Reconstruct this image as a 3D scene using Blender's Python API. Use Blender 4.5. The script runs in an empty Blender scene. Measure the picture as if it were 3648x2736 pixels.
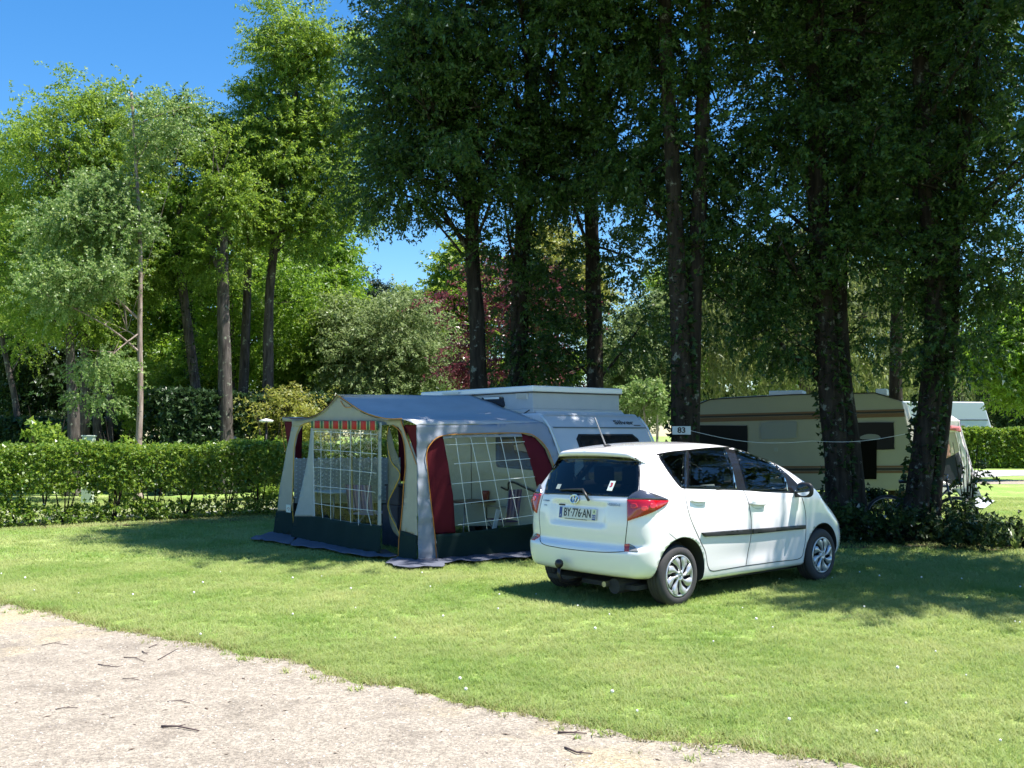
import bpy, bmesh, math, random
import numpy as np
from mathutils import Vector, Matrix
from mathutils.bvhtree import BVHTree
from mathutils.geometry import delaunay_2d_cdt
R = math.radians
random.seed(7); rng = np.random.default_rng(7)
scene = bpy.context.scene
COL = scene.collection

# ---------------------------------------------------------------- camera, sky, sun, exposure
F_PX, CAM_H, PITCH = 980.0, 1.69, 0.051          # focal length in px of a 1024 px wide frame, eye height, tilt up
cam_data = bpy.data.cameras.new("camera"); cam = bpy.data.objects.new("camera", cam_data); COL.objects.link(cam)
cam_data.sensor_width = 36.0; cam_data.lens = 36.0 * F_PX / 1024.0; cam_data.clip_end = 2000; cam_data.clip_start = .05
cam.location = (0, 0, CAM_H); cam.rotation_euler = (math.pi/2 + PITCH, 0, 0)
scene.camera = cam
SUN_EL, SUN_AZ = R(65.5), math.atan2(-0.12, 0.99)     # direction towards the sun in the ground plane, angle from +X
sun_dir = Vector((math.cos(SUN_EL)*math.cos(SUN_AZ), math.cos(SUN_EL)*math.sin(SUN_AZ), math.sin(SUN_EL)))
sun_data = bpy.data.lights.new("sun", "SUN"); sun_data.energy = 4.8; sun_data.angle = R(.53); sun_data.color = (1, .955, .88)
sun = bpy.data.objects.new("sun", sun_data); COL.objects.link(sun); sun.location = sun_dir*60
sun.rotation_euler = (-sun_dir).to_track_quat('-Z', 'Y').to_euler()
world = bpy.data.worlds.new("World"); scene.world = world; world.use_nodes = True
wn = world.node_tree.nodes; wl = world.node_tree.links
sky = wn.new("ShaderNodeTexSky"); sky.sky_type = 'NISHITA'; sky.sun_disc = False
sky.sun_elevation = SUN_EL; sky.sun_rotation = math.pi/2 - SUN_AZ
sky.air_density = 1.0; sky.dust_density = .28; sky.ozone_density = 3.5; sky.altitude = 0
bg = wn["Background"]; bg.inputs[1].default_value = .088
hs = wn.new("ShaderNodeHueSaturation"); hs.inputs["Saturation"].default_value = 1.32
wl.new(sky.outputs[0], hs.inputs["Color"]); wl.new(hs.outputs[0], bg.inputs[0])
scene.view_settings.view_transform = 'Standard'; scene.view_settings.look = 'None'
scene.view_settings.exposure = 1.38; scene.view_settings.gamma = 1; scene.view_settings.use_curve_mapping = False
scene.render.engine = 'CYCLES'
scene.cycles.max_bounces = 7; scene.cycles.diffuse_bounces = 3; scene.cycles.glossy_bounces = 3
scene.cycles.transmission_bounces = 6; scene.cycles.transparent_max_bounces = 12
scene.cycles.use_denoising = True; scene.cycles.caustics_reflective = False; scene.cycles.caustics_refractive = False
scene.cycles.sample_clamp_indirect = 6

# ---------------------------------------------------------------- survey helpers: where a sight line meets the ground or a wall
def ray(px, py):
    u = (px-512)/F_PX; v = (384-py)/F_PX; c, s = math.cos(PITCH), math.sin(PITCH)
    return Vector((u, c-v*s, s+v*c))
CAM = Vector((0, 0, CAM_H))
def ground(px, py, z=0.0):
    d = ray(px, py); t = (z-CAM_H)/d.z; return CAM + d*t
def at_depth(px, py, Y):
    d = ray(px, py); return CAM + d*(Y/d.y)
def on_plane(px, py, P0, n):
    d = ray(px, py); n = Vector(n); t = (Vector(P0)-CAM).dot(n)/d.dot(n); return CAM + d*t
S_ = 1024/3648
def crop(x0, y0, k):
    return lambda x, y: ((x0+x*k)*S_, (y0+y*k)*S_)

# ---------------------------------------------------------------- object helpers
def tag(o, label=None, cat=None, group=None, kind=None):
    if label: o["label"] = label
    if cat: o["category"] = cat
    if group: o["group"] = group
    if kind: o["kind"] = kind
    return o
def empty(name, loc=(0, 0, 0), rz=0, label=None, cat=None, group=None):
    o = bpy.data.objects.new(name, None); COL.objects.link(o); o.location = loc; o.rotation_euler = (0, 0, rz)
    o.empty_display_size = .1
    return tag(o, label, cat, group)
def link(name, me, parent=None):
    o = bpy.data.objects.new(name, me); COL.objects.link(o)
    if parent is not None: o.parent = parent
    return o
def mesh(name, V, Fc, mat, parent=None, smooth=False, mats=None, midx=None):
    me = bpy.data.meshes.new(name); me.from_pydata([tuple(v) for v in V], [], Fc)
    for m in (mats or [mat]): me.materials.append(m)
    if smooth: me.polygons.foreach_set("use_smooth", [True]*len(me.polygons))
    if midx is not None: me.polygons.foreach_set("material_index", midx)
    me.update(); return link(name, me, parent)
class MB:
    def __init__(s): s.V = []; s.F = []; s.I = []; s.mi = 0
    def add(s, V, F):
        b = len(s.V); s.V += [Vector(v) for v in V]; s.F += [tuple(i+b for i in f) for f in F]; s.I += [s.mi]*len(F); return s
    def box(s, lo, hi, M=None):
        x0, y0, z0 = lo; x1, y1, z1 = hi
        V = [Vector(p) for p in ((x0,y0,z0),(x1,y0,z0),(x1,y1,z0),(x0,y1,z0),(x0,y0,z1),(x1,y0,z1),(x1,y1,z1),(x0,y1,z1))]
        if M: V = [M @ v for v in V]
        return s.add(V, [(0,3,2,1),(4,5,6,7),(0,1,5,4),(1,2,6,5),(2,3,7,6),(3,0,4,7)])
    def tube(s, P, r, n=6, cap=True):
        P = [Vector(p) for p in P]; rs = r if hasattr(r, '__len__') else [r]*len(P)
        V = []; up = Vector((0, 0, 1)); prev = None
        for i, p in enumerate(P):
            t = (P[min(i+1, len(P)-1)]-P[max(i-1, 0)]).normalized()
            if prev is None: a = t.cross(up if abs(t.z) < .9 else Vector((1, 0, 0))).normalized()
            else: a = (prev - t*prev.dot(t)).normalized()
            prev = a; b = t.cross(a)
            for k in range(n):
                an = 2*math.pi*k/n; V.append(p + (a*math.cos(an)+b*math.sin(an))*rs[i])
        F = [(i*n+k, i*n+(k+1) % n, (i+1)*n+(k+1) % n, (i+1)*n+k) for i in range(len(P)-1) for k in range(n)]
        if cap: F += [tuple(reversed(range(n))), tuple((len(P)-1)*n+k for k in range(n))]
        return s.add(V, F)
    def lathe(s, prof, n=32, M=None):           # profile of (radius, height) about local z
        V = []; 
        for r_, h in prof:
            for k in range(n):
                a = 2*math.pi*k/n; v = Vector((r_*math.cos(a), r_*math.sin(a), h)); V.append(M @ v if M else v)
        F = [(i*n+k, i*n+(k+1) % n, (i+1)*n+(k+1) % n, (i+1)*n+k) for i in range(len(prof)-1) for k in range(n)]
        return s.add(V, F)
    def prism(s, poly, thick, M=None):          # polygon in local xy, extruded along z
        n = len(poly); V = [Vector((p[0], p[1], 0)) for p in poly]+[Vector((p[0], p[1], thick)) for p in poly]
        if M: V = [M @ v for v in V]
        return s.add(V, [tuple(reversed(range(n))), tuple(range(n, 2*n))]+[(i, (i+1) % n, n+(i+1) % n, n+i) for i in range(n)])
    def build(s, name, mat, parent=None, smooth=False, mats=None):
        return mesh(name, s.V, s.F, mat, parent, smooth, mats, s.I if mats else None)
def bevel(o, w, seg=2):
    m = o.modifiers.new("bevel", 'BEVEL'); m.width = w; m.segments = seg; m.limit_method = 'ANGLE'; m.angle_limit = R(35); return o
def text_mesh(name, txt, size, M, mat, parent, sx=1.0, depth=.0015, align='CENTER', bold=0.0):
    cu = bpy.data.curves.new("lettering", 'FONT'); cu.body = txt; cu.size = size; cu.align_x = align; cu.align_y = 'CENTER'
    cu.extrude = depth; cu.offset = bold; cu.resolution_u = 3
    o = bpy.data.objects.new("lettering", cu); COL.objects.link(o)
    bpy.context.view_layer.update()
    me = bpy.data.meshes.new_from_object(o.evaluated_get(bpy.context.evaluated_depsgraph_get()))
    bpy.data.objects.remove(o); me.materials.clear(); me.materials.append(mat)
    me.transform(M @ Matrix.Diagonal((sx, 1, 1, 1))); me.name = name
    return link(name, me, parent)
def frame(origin, xdir, ydir):                  # matrix with local x, y along given directions
    x = Vector(xdir).normalized(); z = x.cross(Vector(ydir)).normalized(); y = z.cross(x)
    M = Matrix((x, y, z)).transposed().to_4x4(); M.translation = Vector(origin); return M
def smoothstep(a, b, x):
    t = np.clip((x-a)/(b-a), 0, 1); return t*t*(3-2*t)

def inside(p, poly):
    x, y = p; c = False; j = len(poly)-1
    for i in range(len(poly)):
        xi, yi = poly[i]; xj, yj = poly[j]
        if (yi > y) != (yj > y) and x < (xj-xi)*(y-yi)/(yj-yi)+xi: c = not c
        j = i
    return c
def spline2(P, closed=True, n=6, corner=()):
    """rounded outline through points; indices in corner stay sharp"""
    out = []; N_ = len(P)
    for i in range(N_ if closed else N_-1):
        p0, p1, p2, p3 = (np.array(P[(i+k-1) % N_] if closed else P[min(max(i+k-1, 0), N_-1)], float) for k in range(4))
        if i in corner: p0 = p1
        if (i+1) % N_ in corner: p3 = p2
        for j in range(n):
            t = j/n; out.append(tuple(.5*((2*p1)+(-p0+p2)*t+(2*p0-5*p1+4*p2-p3)*t*t+(-p0+3*p1-3*p2+p3)*t**3)))
    if not closed: out.append(tuple(P[-1]))
    return out
def densify(poly, step):
    out = []
    for i in range(len(poly)):
        a = np.array(poly[i]); b = np.array(poly[(i+1) % len(poly)]); n = max(1, int(np.linalg.norm(b-a)/step))
        for j in range(n): out.append(tuple(a+(b-a)*j/n))
    return out

# ---------------------------------------------------------------- materials
def srgb(r, g, b): return tuple((c/255/12.92 if c/255 <= .04045 else ((c/255+.055)/1.055)**2.4) for c in (r, g, b))
def mat(name, color, rough=.6, metal=0, spec=.5, coat=0, noise=0, nscale=8, bump=0, bscale=60, trans=0, alpha=1, sheen=0, dirt=None):
    m = bpy.data.materials.new(name); m.use_nodes = True; nt = m.node_tree; N = nt.nodes; L = nt.links
    b = N["Principled BSDF"]; b.inputs["Base Color"].default_value = (*color, 1)
    b.inputs["Roughness"].default_value = rough; b.inputs["Metallic"].default_value = metal
    b.inputs["Specular IOR Level"].default_value = spec; b.inputs["Coat Weight"].default_value = coat
    b.inputs["Coat Roughness"].default_value = .04; b.inputs["Alpha"].default_value = alpha
    b.inputs["Transmission Weight"].default_value = trans
    if noise or bump or dirt:
        tc = N.new("ShaderNodeTexCoord")
    if noise:
        n = N.new("ShaderNodeTexNoise"); n.inputs["Scale"].default_value = nscale; n.inputs["Detail"].default_value = 6; n.inputs["Roughness"].default_value = .65
        L.new(tc.outputs["Object"], n.inputs["Vector"])
        mr = N.new("ShaderNodeMapRange"); mr.inputs[1].default_value = .25; mr.inputs[2].default_value = .75
        mr.inputs[3].default_value = 1-noise; mr.inputs[4].default_value = 1+noise; L.new(n.outputs[0], mr.inputs[0])
        mx = N.new("ShaderNodeMix"); mx.data_type = 'RGBA'; mx.blend_type = 'MULTIPLY'; mx.inputs[0].default_value = 1
        mx.inputs[6].default_value = (*color, 1); L.new(mr.outputs[0], mx.inputs[7]); L.new(mx.outputs[2], b.inputs["Base Color"])
        if dirt:
            n2 = N.new("ShaderNodeTexNoise"); n2.inputs["Scale"].default_value = dirt[1]; n2.inputs["Detail"].default_value = 8
            L.new(tc.outputs["Object"], n2.inputs["Vector"])
            r2 = N.new("ShaderNodeMapRange"); r2.inputs[1].default_value = dirt[2]; r2.inputs[2].default_value = dirt[2]+.12; L.new(n2.outputs[0], r2.inputs[0])
            m2 = N.new("ShaderNodeMix"); m2.data_type = 'RGBA'; L.new(r2.outputs[0], m2.inputs[0]); L.new(mx.outputs[2], m2.inputs[6])
            m2.inputs[7].default_value = (*dirt[0], 1); L.new(m2.outputs[2], b.inputs["Base Color"])
    if bump:
        n = N.new("ShaderNodeTexNoise"); n.inputs["Scale"].default_value = bscale; n.inputs["Detail"].default_value = 5
        L.new(tc.outputs["Object"], n.inputs["Vector"])
        bp = N.new("ShaderNodeBump"); bp.inputs["Strength"].default_value = bump; bp.inputs["Distance"].default_value = .02
        L.new(n.outputs[0], bp.inputs["Height"]); L.new(bp.outputs[0], b.inputs["Normal"])
    return m
def glass(name, color=(.5, .55, .55), rough=.02, tint=.5, ior=1.55):
    m = bpy.data.materials.new(name); m.use_nodes = True; N = m.node_tree.nodes; L = m.node_tree.links
    N.remove(N["Principled BSDF"]); out = N["Material Output"]
    t = N.new("ShaderNodeBsdfTransparent"); t.inputs[0].default_value = (color[0]*tint, color[1]*tint, color[2]*tint, 1)
    g = N.new("ShaderNodeBsdfGlossy"); g.inputs["Roughness"].default_value = rough
    fr = N.new("ShaderNodeLayerWeight"); pw = N.new("ShaderNodeMath"); pw.operation = 'POWER'; pw.inputs[1].default_value = 4.0; L.new(fr.outputs["Facing"], pw.inputs[0])
    f0 = ((ior-1)/(ior+1))**2; sc = N.new("ShaderNodeMath"); sc.operation = 'MULTIPLY_ADD'; sc.inputs[1].default_value = 1-f0; sc.inputs[2].default_value = f0*1.15; L.new(pw.outputs[0], sc.inputs[0])
    mx = N.new("ShaderNodeMixShader"); L.new(sc.outputs[0], mx.inputs[0]); L.new(t.outputs[0], mx.inputs[1]); L.new(g.outputs[0], mx.inputs[2])
    L.new(mx.outputs[0], out.inputs[0]); return m
black_plastic = mat("black_plastic", (.018, .018, .02), .45)
dark_metal = mat("dark_metal", (.03, .03, .03), .4, .8)
chrome = mat("chrome", (.75, .76, .78), .12, 1)
white_plastic = mat("white_plastic", (.75, .75, .72), .4)
rubber = mat("rubber", (.035, .033, .036), .8, bump=.15, bscale=90)
# ================================================================ ground, path, roads, grass
def ground_mat(name, cols, scales, rough=.95, bump=.4, bscale=120, fine=None):
    m = bpy.data.materials.new(name); m.use_nodes = True; N = m.node_tree.nodes; L = m.node_tree.links; b = N["Principled BSDF"]
    b.inputs["Roughness"].default_value = rough; b.inputs["Specular IOR Level"].default_value = .2
    tc = N.new("ShaderNodeTexCoord"); cur = None
    for i, (c_, sc) in enumerate(zip(cols, [None]+scales)):
        if i == 0: cur = c_; continue
        n = N.new("ShaderNodeTexNoise"); n.inputs["Scale"].default_value = sc[0]; n.inputs["Detail"].default_value = 7; n.inputs["Roughness"].default_value = .65
        L.new(tc.outputs["Object"], n.inputs["Vector"])
        r = N.new("ShaderNodeMapRange"); r.inputs[1].default_value = sc[1]; r.inputs[2].default_value = sc[2]; L.new(n.outputs[0], r.inputs[0])
        mx = N.new("ShaderNodeMix"); mx.data_type = 'RGBA'; L.new(r.outputs[0], mx.inputs[0])
        if isinstance(cur, tuple): mx.inputs[6].default_value = (*cur, 1)
        else: L.new(cur, mx.inputs[6])
        mx.inputs[7].default_value = (*c_, 1); cur = mx.outputs[2]
    if fine:
        v = N.new("ShaderNodeTexVoronoi"); v.inputs["Scale"].default_value = fine[0]; L.new(tc.outputs["Object"], v.inputs["Vector"])
        sp = N.new("ShaderNodeSeparateColor"); L.new(v.outputs["Color"], sp.inputs[0])
        r = N.new("ShaderNodeMapRange"); r.inputs[3].default_value = 1-fine[1]; r.inputs[4].default_value = 1+fine[1]; L.new(sp.outputs[0], r.inputs[0])
        mx = N.new("ShaderNodeMix"); mx.data_type = 'RGBA'; mx.blend_type = 'MULTIPLY'; mx.inputs[0].default_value = 1
        L.new(cur, mx.inputs[6]); L.new(r.outputs[0], mx.inputs[7]); cur = mx.outputs[2]
    L.new(cur, b.inputs["Base Color"])
    n = N.new("ShaderNodeTexNoise"); n.inputs["Scale"].default_value = bscale; n.inputs["Detail"].default_value = 4; L.new(tc.outputs["Object"], n.inputs["Vector"])
    bp = N.new("ShaderNodeBump"); bp.inputs["Strength"].default_value = bump; bp.inputs["Distance"].default_value = .02; L.new(n.outputs[0], bp.inputs["Height"]); L.new(bp.outputs[0], b.inputs["Normal"])
    return m
lawn_m = ground_mat("lawn_soil_and_turf", [(.18,.285,.06), (.29,.33,.12), (.12,.22,.04)], [(.55,.42,.62), (2.3,.5,.7)], fine=(45,.35))
soil_m = ground_mat("leaf_litter_soil", [(.085,.06,.038), (.13,.095,.06), (.04,.03,.02)], [(3,.45,.6), (11,.5,.65)], fine=(40,.5))
gravel_m = ground_mat("pale_gravel", [(.27,.235,.192), (.33,.29,.24), (.195,.168,.138), (.38,.315,.20)], [(9,.45,.65), (2.2,.50,.72), (.28,.56,.66)], fine=(75,.30), bump=.7, bscale=90)
road_m = ground_mat("grey_road", [(.33,.33,.34), (.40,.39,.38), (.24,.24,.24)], [(4,.45,.6), (.8,.55,.7)], fine=(50,.15))
kerb_m = mat("pale_stone", (.45,.42,.38), .9, noise=.2, nscale=6)
lawn = mesh("lawn", [(-400,-30,0),(400,-30,0),(400,700,0),(-400,700,0)], [(0,1,2,3)], lawn_m); tag(lawn, kind="structure")
# the gravel path in front, its ragged edge with the lawn
edge_px = [(-160,585),(-60,594),(0,602),(40,611),(88.8,625),(140,633),(170,640),(213,646.5),(250,655),(284,660.7),(330,674),(393,689),(430,696),(470,705),(535.6,718),(590,728),(649.8,738),(700,744),(735,746.6),(790,757),(849,765),(920,775),(1010,786),(1100,800)]
E0 = [ground(*p) for p in edge_px]
E1 = []
for i in range(len(E0)-1):
    n = max(2, int((E0[i+1]-E0[i]).length/.06))
    for j in range(n): E1.append(E0[i].lerp(E0[i+1], j/n))
from mathutils import noise as mn
E1 = [p+Vector((0, 1, 0))*(mn.noise(Vector((p.x*2.2, 3, 0)))*.13+mn.noise(Vector((p.x*8, 5, 0)))*.09+mn.noise(Vector((p.x*21, 8, 0)))*.05) for p in E1]
edge_x = np.array([p.x for p in E1]); edge_y = np.array([p.y for p in E1])
pv = [Vector((p.x, p.y, .004)) for p in E1]; n = len(pv)
pv2 = [Vector((p.x, -8, .004)) for p in E1]
path = mesh("gravel_path", pv+pv2, [(i, n+i, n+i+1, i+1) for i in range(n-1)], gravel_m); tag(path, kind="structure")
# road and track beyond the hedges
def strip_(name, pxs_far, pxs_near, m, z):
    A = [ground(*p) for p in pxs_far]; B = [ground(*p) for p in pxs_near]; n = len(A)
    o = mesh(name, [Vector((v.x, v.y, z)) for v in A+B], [(i, n+i, n+i+1, i+1) for i in range(n-1)], m); return tag(o, kind="structure")
def band(name, Pa, Pb, w, m, z):
    a = Vector(Pa); b = Vector(Pb); t = (b-a).normalized(); s = Vector((-t.y, t.x, 0))*w/2
    o = mesh(name, [Vector((*(q.xy), z)) for q in (a-s, b-s, b+s, a+s)], [(0,1,2,3)], m); return tag(o, kind="structure")
band("road", (-32, 4.9, 0), (4.6, 30.5, 0), 3.6, road_m, .008)
band("road", (3.6, 29.5, 0), (20.6, 42.8, 0), 4.4, road_m, .012)
band("road", (19, 42.4, 0), (90, 46.5, 0), 5.6, road_m, .016)
band("side_path", (16, 34.6, 0), (70, 33.4, 0), 3.0, gravel_m, .006)
# dug soil strips under the hedges
band("hedge_bed", (-16, 15.1, 0), (-2.6, 20.9, 0), 1.5, soil_m, .004)
soil = []
for k in range(40):
    a = 2*math.pi*k/40; soil.append(Vector((6.9+3.3*math.cos(a)*(1+.12*mn.noise(Vector((k*.7,0,0)))), 15.9+1.55*math.sin(a)*(1+.2*mn.noise(Vector((k*.6,4,0)))), .005)))
tag(mesh("bare_ground", soil, [tuple(range(40))], soil_m), kind="structure")

# grass blades: a handful of tufts scattered over the lawn by geometry nodes (uncountable ground cover)
def leaf_mat(name, cols, trans=.35, rough=.45, spec=.5, var=.35):
    m = bpy.data.materials.new(name); m.use_nodes = True; N = m.node_tree.nodes; L = m.node_tree.links; b = N["Principled BSDF"]
    g = N.new("ShaderNodeNewGeometry"); cr = N.new("ShaderNodeValToRGB"); L.new(g.outputs["Random Per Island"], cr.inputs[0])
    el = cr.color_ramp.elements
    for i, c_ in enumerate(cols):
        p = i/(len(cols)-1)
        e = el[0] if i == 0 else (el[1] if i == len(cols)-1 else el.new(p)); e.position = p; e.color = (*c_, 1)
    L.new(cr.outputs[0], b.inputs["Base Color"]); b.inputs["Roughness"].default_value = rough; b.inputs["Specular IOR Level"].default_value = spec
    t = N.new("ShaderNodeBsdfTranslucent"); mx = N.new("ShaderNodeMixShader"); mx.inputs[0].default_value = trans
    hs_ = N.new("ShaderNodeHueSaturation"); hs_.inputs["Value"].default_value = 1.5; hs_.inputs["Saturation"].default_value = 1.05; hs_.inputs["Hue"].default_value = .485
    L.new(cr.outputs[0], hs_.inputs["Color"]); L.new(hs_.outputs[0], t.inputs[0])
    L.new(b.outputs[0], mx.inputs[1]); L.new(t.outputs[0], mx.inputs[2]); L.new(mx.outputs[0], N["Material Output"].inputs[0]); return m
def obj_leaf_mat(name, cols, trans, rough=.6):   # colour varies by instance
    m = leaf_mat(name, cols, trans, rough, .3); N = m.node_tree.nodes; L = m.node_tree.links
    oi = N.new("ShaderNodeObjectInfo"); tcn = N.new("ShaderNodeNewGeometry"); nz = N.new("ShaderNodeTexNoise"); nz.inputs["Scale"].default_value = .8; nz.inputs["Detail"].default_value = 5
    L.new(tcn.outputs["Position"], nz.inputs["Vector"])
    ad = N.new("ShaderNodeMath"); ad.operation = 'MULTIPLY_ADD'; L.new(oi.outputs["Random"], ad.inputs[0]); ad.inputs[1].default_value = .38
    sc = N.new("ShaderNodeMapRange"); sc.inputs[1].default_value = .3; sc.inputs[2].default_value = .7; sc.inputs[3].default_value = 0; sc.inputs[4].default_value = .58; L.new(nz.outputs[0], sc.inputs[0]); L.new(sc.outputs[0], ad.inputs[2])
    cr = [n for n in N if n.type == 'VALTORGB'][0]; L.new(ad.outputs[0], cr.inputs[0]); return m
grass_m = obj_leaf_mat("grass_blades", [(.14,.25,.045), (.205,.325,.07), (.295,.385,.115), (.38,.40,.18)], .45)
dry_m = obj_leaf_mat("dry_edge_grass", [(.11,.16,.03), (.20,.20,.06), (.30,.26,.12)], .3)
def tuft(name, nb, hgt, spread, w, m):
    V = []; F = []
    for k in range(nb):
        a = random.uniform(0, 6.283); r_ = spread*math.sqrt(random.random()); x, y = r_*math.cos(a), r_*math.sin(a)
        h = hgt*random.uniform(.5, 1.15); b_ = random.uniform(0, 6.283); ln = h*random.uniform(.5, 1.9); dx, dy = math.cos(b_)*ln, math.sin(b_)*ln
        px, py = -math.sin(b_)*w/2, math.cos(b_)*w/2; q = len(V)
        V += [(x+px,y+py,0),(x-px,y-py,0),(x+dx*.45-px*.8,y+dy*.45-py*.8,h*.62),(x+dx*.45+px*.8,y+dy*.45+py*.8,h*.62),(x+dx,y+dy,h)]
        F += [(q,q+1,q+2,q+3),(q+3,q+2,q+4)]
    me = bpy.data.meshes.new(name); me.from_pydata(V, [], F); me.materials.append(m); return me
def scatter(name, poly_V, poly_F, tufts, density, smin, smax, mt, seed=0, label=None, tilt=0):
    """one object: its own faces carry points, each point an instance of one of the small source meshes"""
    me = bpy.data.meshes.new(name); me.from_pydata([tuple(v) for v in poly_V], [], poly_F)
    o = link(name, me); tag(o, kind="stuff")
    src = bpy.data.collections.new(name+"_kinds")
    for i, t in enumerate(tufts):
        s = bpy.data.objects.new(name+"_kind", t); src.objects.link(s)
    ng = bpy.data.node_groups.new(name, 'GeometryNodeTree')
    ng.interface.new_socket("Geometry", in_out='INPUT', socket_type='NodeSocketGeometry'); ng.interface.new_socket("Geometry", in_out='OUTPUT', socket_type='NodeSocketGeometry')
    N = ng.nodes; L = ng.links; gi = N.new("NodeGroupInput"); go = N.new("NodeGroupOutput")
    d = N.new("GeometryNodeDistributePointsOnFaces"); d.inputs["Density"].default_value = density; d.inputs["Seed"].default_value = seed
    ci = N.new("GeometryNodeCollectionInfo"); ci.inputs[0].default_value = src; ci.inputs["Separate Children"].default_value = True; ci.inputs["Reset Children"].default_value = True
    ip = N.new("GeometryNodeInstanceOnPoints"); ip.inputs["Pick Instance"].default_value = True
    rv = N.new("FunctionNodeRandomValue"); rv.data_type = 'FLOAT_VECTOR'; rv.inputs[0].default_value = (-tilt, -tilt, 0); rv.inputs[1].default_value = (tilt, tilt, 6.283)
    rs = N.new("FunctionNodeRandomValue"); rs.data_type = 'FLOAT'; rs.inputs[2].default_value = smin; rs.inputs[3].default_value = smax; rs.inputs["Seed"].default_value = 5
    L.new(gi.outputs[0], d.inputs["Mesh"]); L.new(d.outputs["Points"], ip.inputs["Points"]); L.new(ci.outputs[0], ip.inputs["Instance"])
    L.new(rv.outputs[0], ip.inputs["Rotation"]); L.new(rs.outputs[1], ip.inputs["Scale"]); L.new(ip.outputs[0], go.inputs[0])
    md = o.modifiers.new("scatter", 'NODES'); md.node_group = ng; return o
def lawn_piece(y0, y1, half, dx=.5):
    """grid cells of lawn between two distances, on the far side of the path edge"""
    V = []; F = []
    xs = np.arange(-half(y1), half(y1)+.01, dx)
    for i in range(len(xs)-1):
        xa, xb = xs[i], xs[i+1]
        ea = float(np.interp(xa, edge_x, edge_y)); eb = float(np.interp(xb, edge_x, edge_y))
        a0 = min(max(y0, ea+.02), y1); b0 = min(max(y0, eb+.02), y1)
        if a0 >= y1 and b0 >= y1: continue
        if abs((xa+xb)/2) > half(y1)+.5: continue
        q = len(V); V += [(xa,a0,.0),(xb,b0,.0),(xb,y1,.0),(xa,y1,.0)]; F.append((q,q+1,q+2,q+3))
    return V, F
tf = [tuft("tuft", 14, .032, .05, .0042, grass_m) for _ in range(5)]
tfb = [tuft("tuft", 16, .034, .10, .0075, grass_m) for _ in range(4)]
hf = lambda y: y*.56+.6
for y0, y1, dn, tt_, s0, s1, sd in ((4.2, 8.2, 900, tf, .65, 1.25, 1), (8.2, 13, 420, tf, .8, 1.5, 2), (13, 26, 90, tfb, .9, 1.6, 3)):
    V, F = lawn_piece(y0, y1, hf, .12 if y0 < 9 else .5); scatter("grass", V, F, tt_, dn, s0, s1, None, sd)
tall = [tuft("tall_tuft", 18, .058, .045, .0045, grass_m) for _ in range(3)]
V, F = lawn_piece(4.4, 12, hf, .25); scatter("grass", V, F, tall, 9, .7, 1.5, None, 23)
# straw-coloured blades thinning out over the path edge
V = []; F = []
for i in range(0, len(E1)-4, 4):
    a, b = E1[i], E1[i+4]; q = len(V); w0 = .06+.10*abs(mn.noise(Vector((a.x*1.3, 9, 0)))); V += [a-Vector((0,w0,0)), b-Vector((0,w0,0)), b+Vector((0,.16,0)), a+Vector((0,.16,0))]; F.append((q,q+1,q+2,q+3))
V = [Vector((v.x, v.y, .004)) for v in V]
td = [tuft("dry_tuft", 8, .032, .05, .005, dry_m) for _ in range(4)]
scatter("edge_grass", V, F, td, 420, .6, 1.3, None, 7)
# loose tufts and weeds that have crept out onto the gravel
V = []; F = []
for i in range(0, len(E1)-4, 4):
    a, b = E1[i], E1[i+4]; q = len(V); w0 = .12+.42*max(0, mn.noise(Vector((a.x*.9, 21, 0)))+.25); V += [(a.x,a.y-w0,.004),(b.x,b.y-w0,.004),(b.x,b.y,.004),(a.x,a.y,.004)]; F.append((q,q+1,q+2,q+3))
scatter("edge_weeds", V, F, td[:2]+[tuft("weed", 16, .03, .03, .007, grass_m), tuft("weed", 22, .036, .055, .008, grass_m)], 55, .35, 1.2, None, 31)
# gravel stones and litter flecks lying on the path
stone_ms = [mat("stone_pale", (.42,.385,.34), .9), mat("stone_grey", (.25,.22,.20), .9), mat("stone_dark", (.16,.12,.10), .9)]
def pebble(m, r_):
    b = bmesh.new(); bmesh.ops.create_icosphere(b, subdivisions=1, radius=r_)
    for v in b.verts: v.co = Vector((v.co.x*random.uniform(.8,1.4), v.co.y*random.uniform(.7,1.2), v.co.z*.55))
    me = bpy.data.meshes.new("pebble"); b.to_mesh(me); b.free(); me.materials.append(m); return me
PV = []; PF = []
for i in range(0, len(E1)-6, 6):
    a, b = E1[i], E1[i+6]; q = len(PV); PV += [(a.x,4.2,.004),(b.x,4.2,.004),(b.x,max(4.21,b.y),.004),(a.x,max(4.21,a.y),.004)]; PF.append((q,q+1,q+2,q+3))
scatter("pebbles", PV, PF, [pebble(stone_ms[0], .008), pebble(stone_ms[0], .0045), pebble(stone_ms[1], .007), pebble(stone_ms[0], .0075), pebble(stone_ms[1], .0038), pebble(stone_ms[2], .005)], 260, .4, 1.3, None, 11)
chip_m = mat("leaf_chip", (.10,.065,.045), .9)
def chip():
    V = []; F = []
    a = random.uniform(.012,.03); return_m = bpy.data.meshes.new("chip"); return_m.from_pydata([(-a,0,.002),(0,-a*.25,.005),(a,0,.002),(0,a*.25,.004)], [], [(0,1,2,3)]); return_m.materials.append(chip_m); return return_m
scatter("leaf_litter", PV, PF, [chip() for _ in range(4)], 11, .4, 1.3, None, 13)
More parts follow.
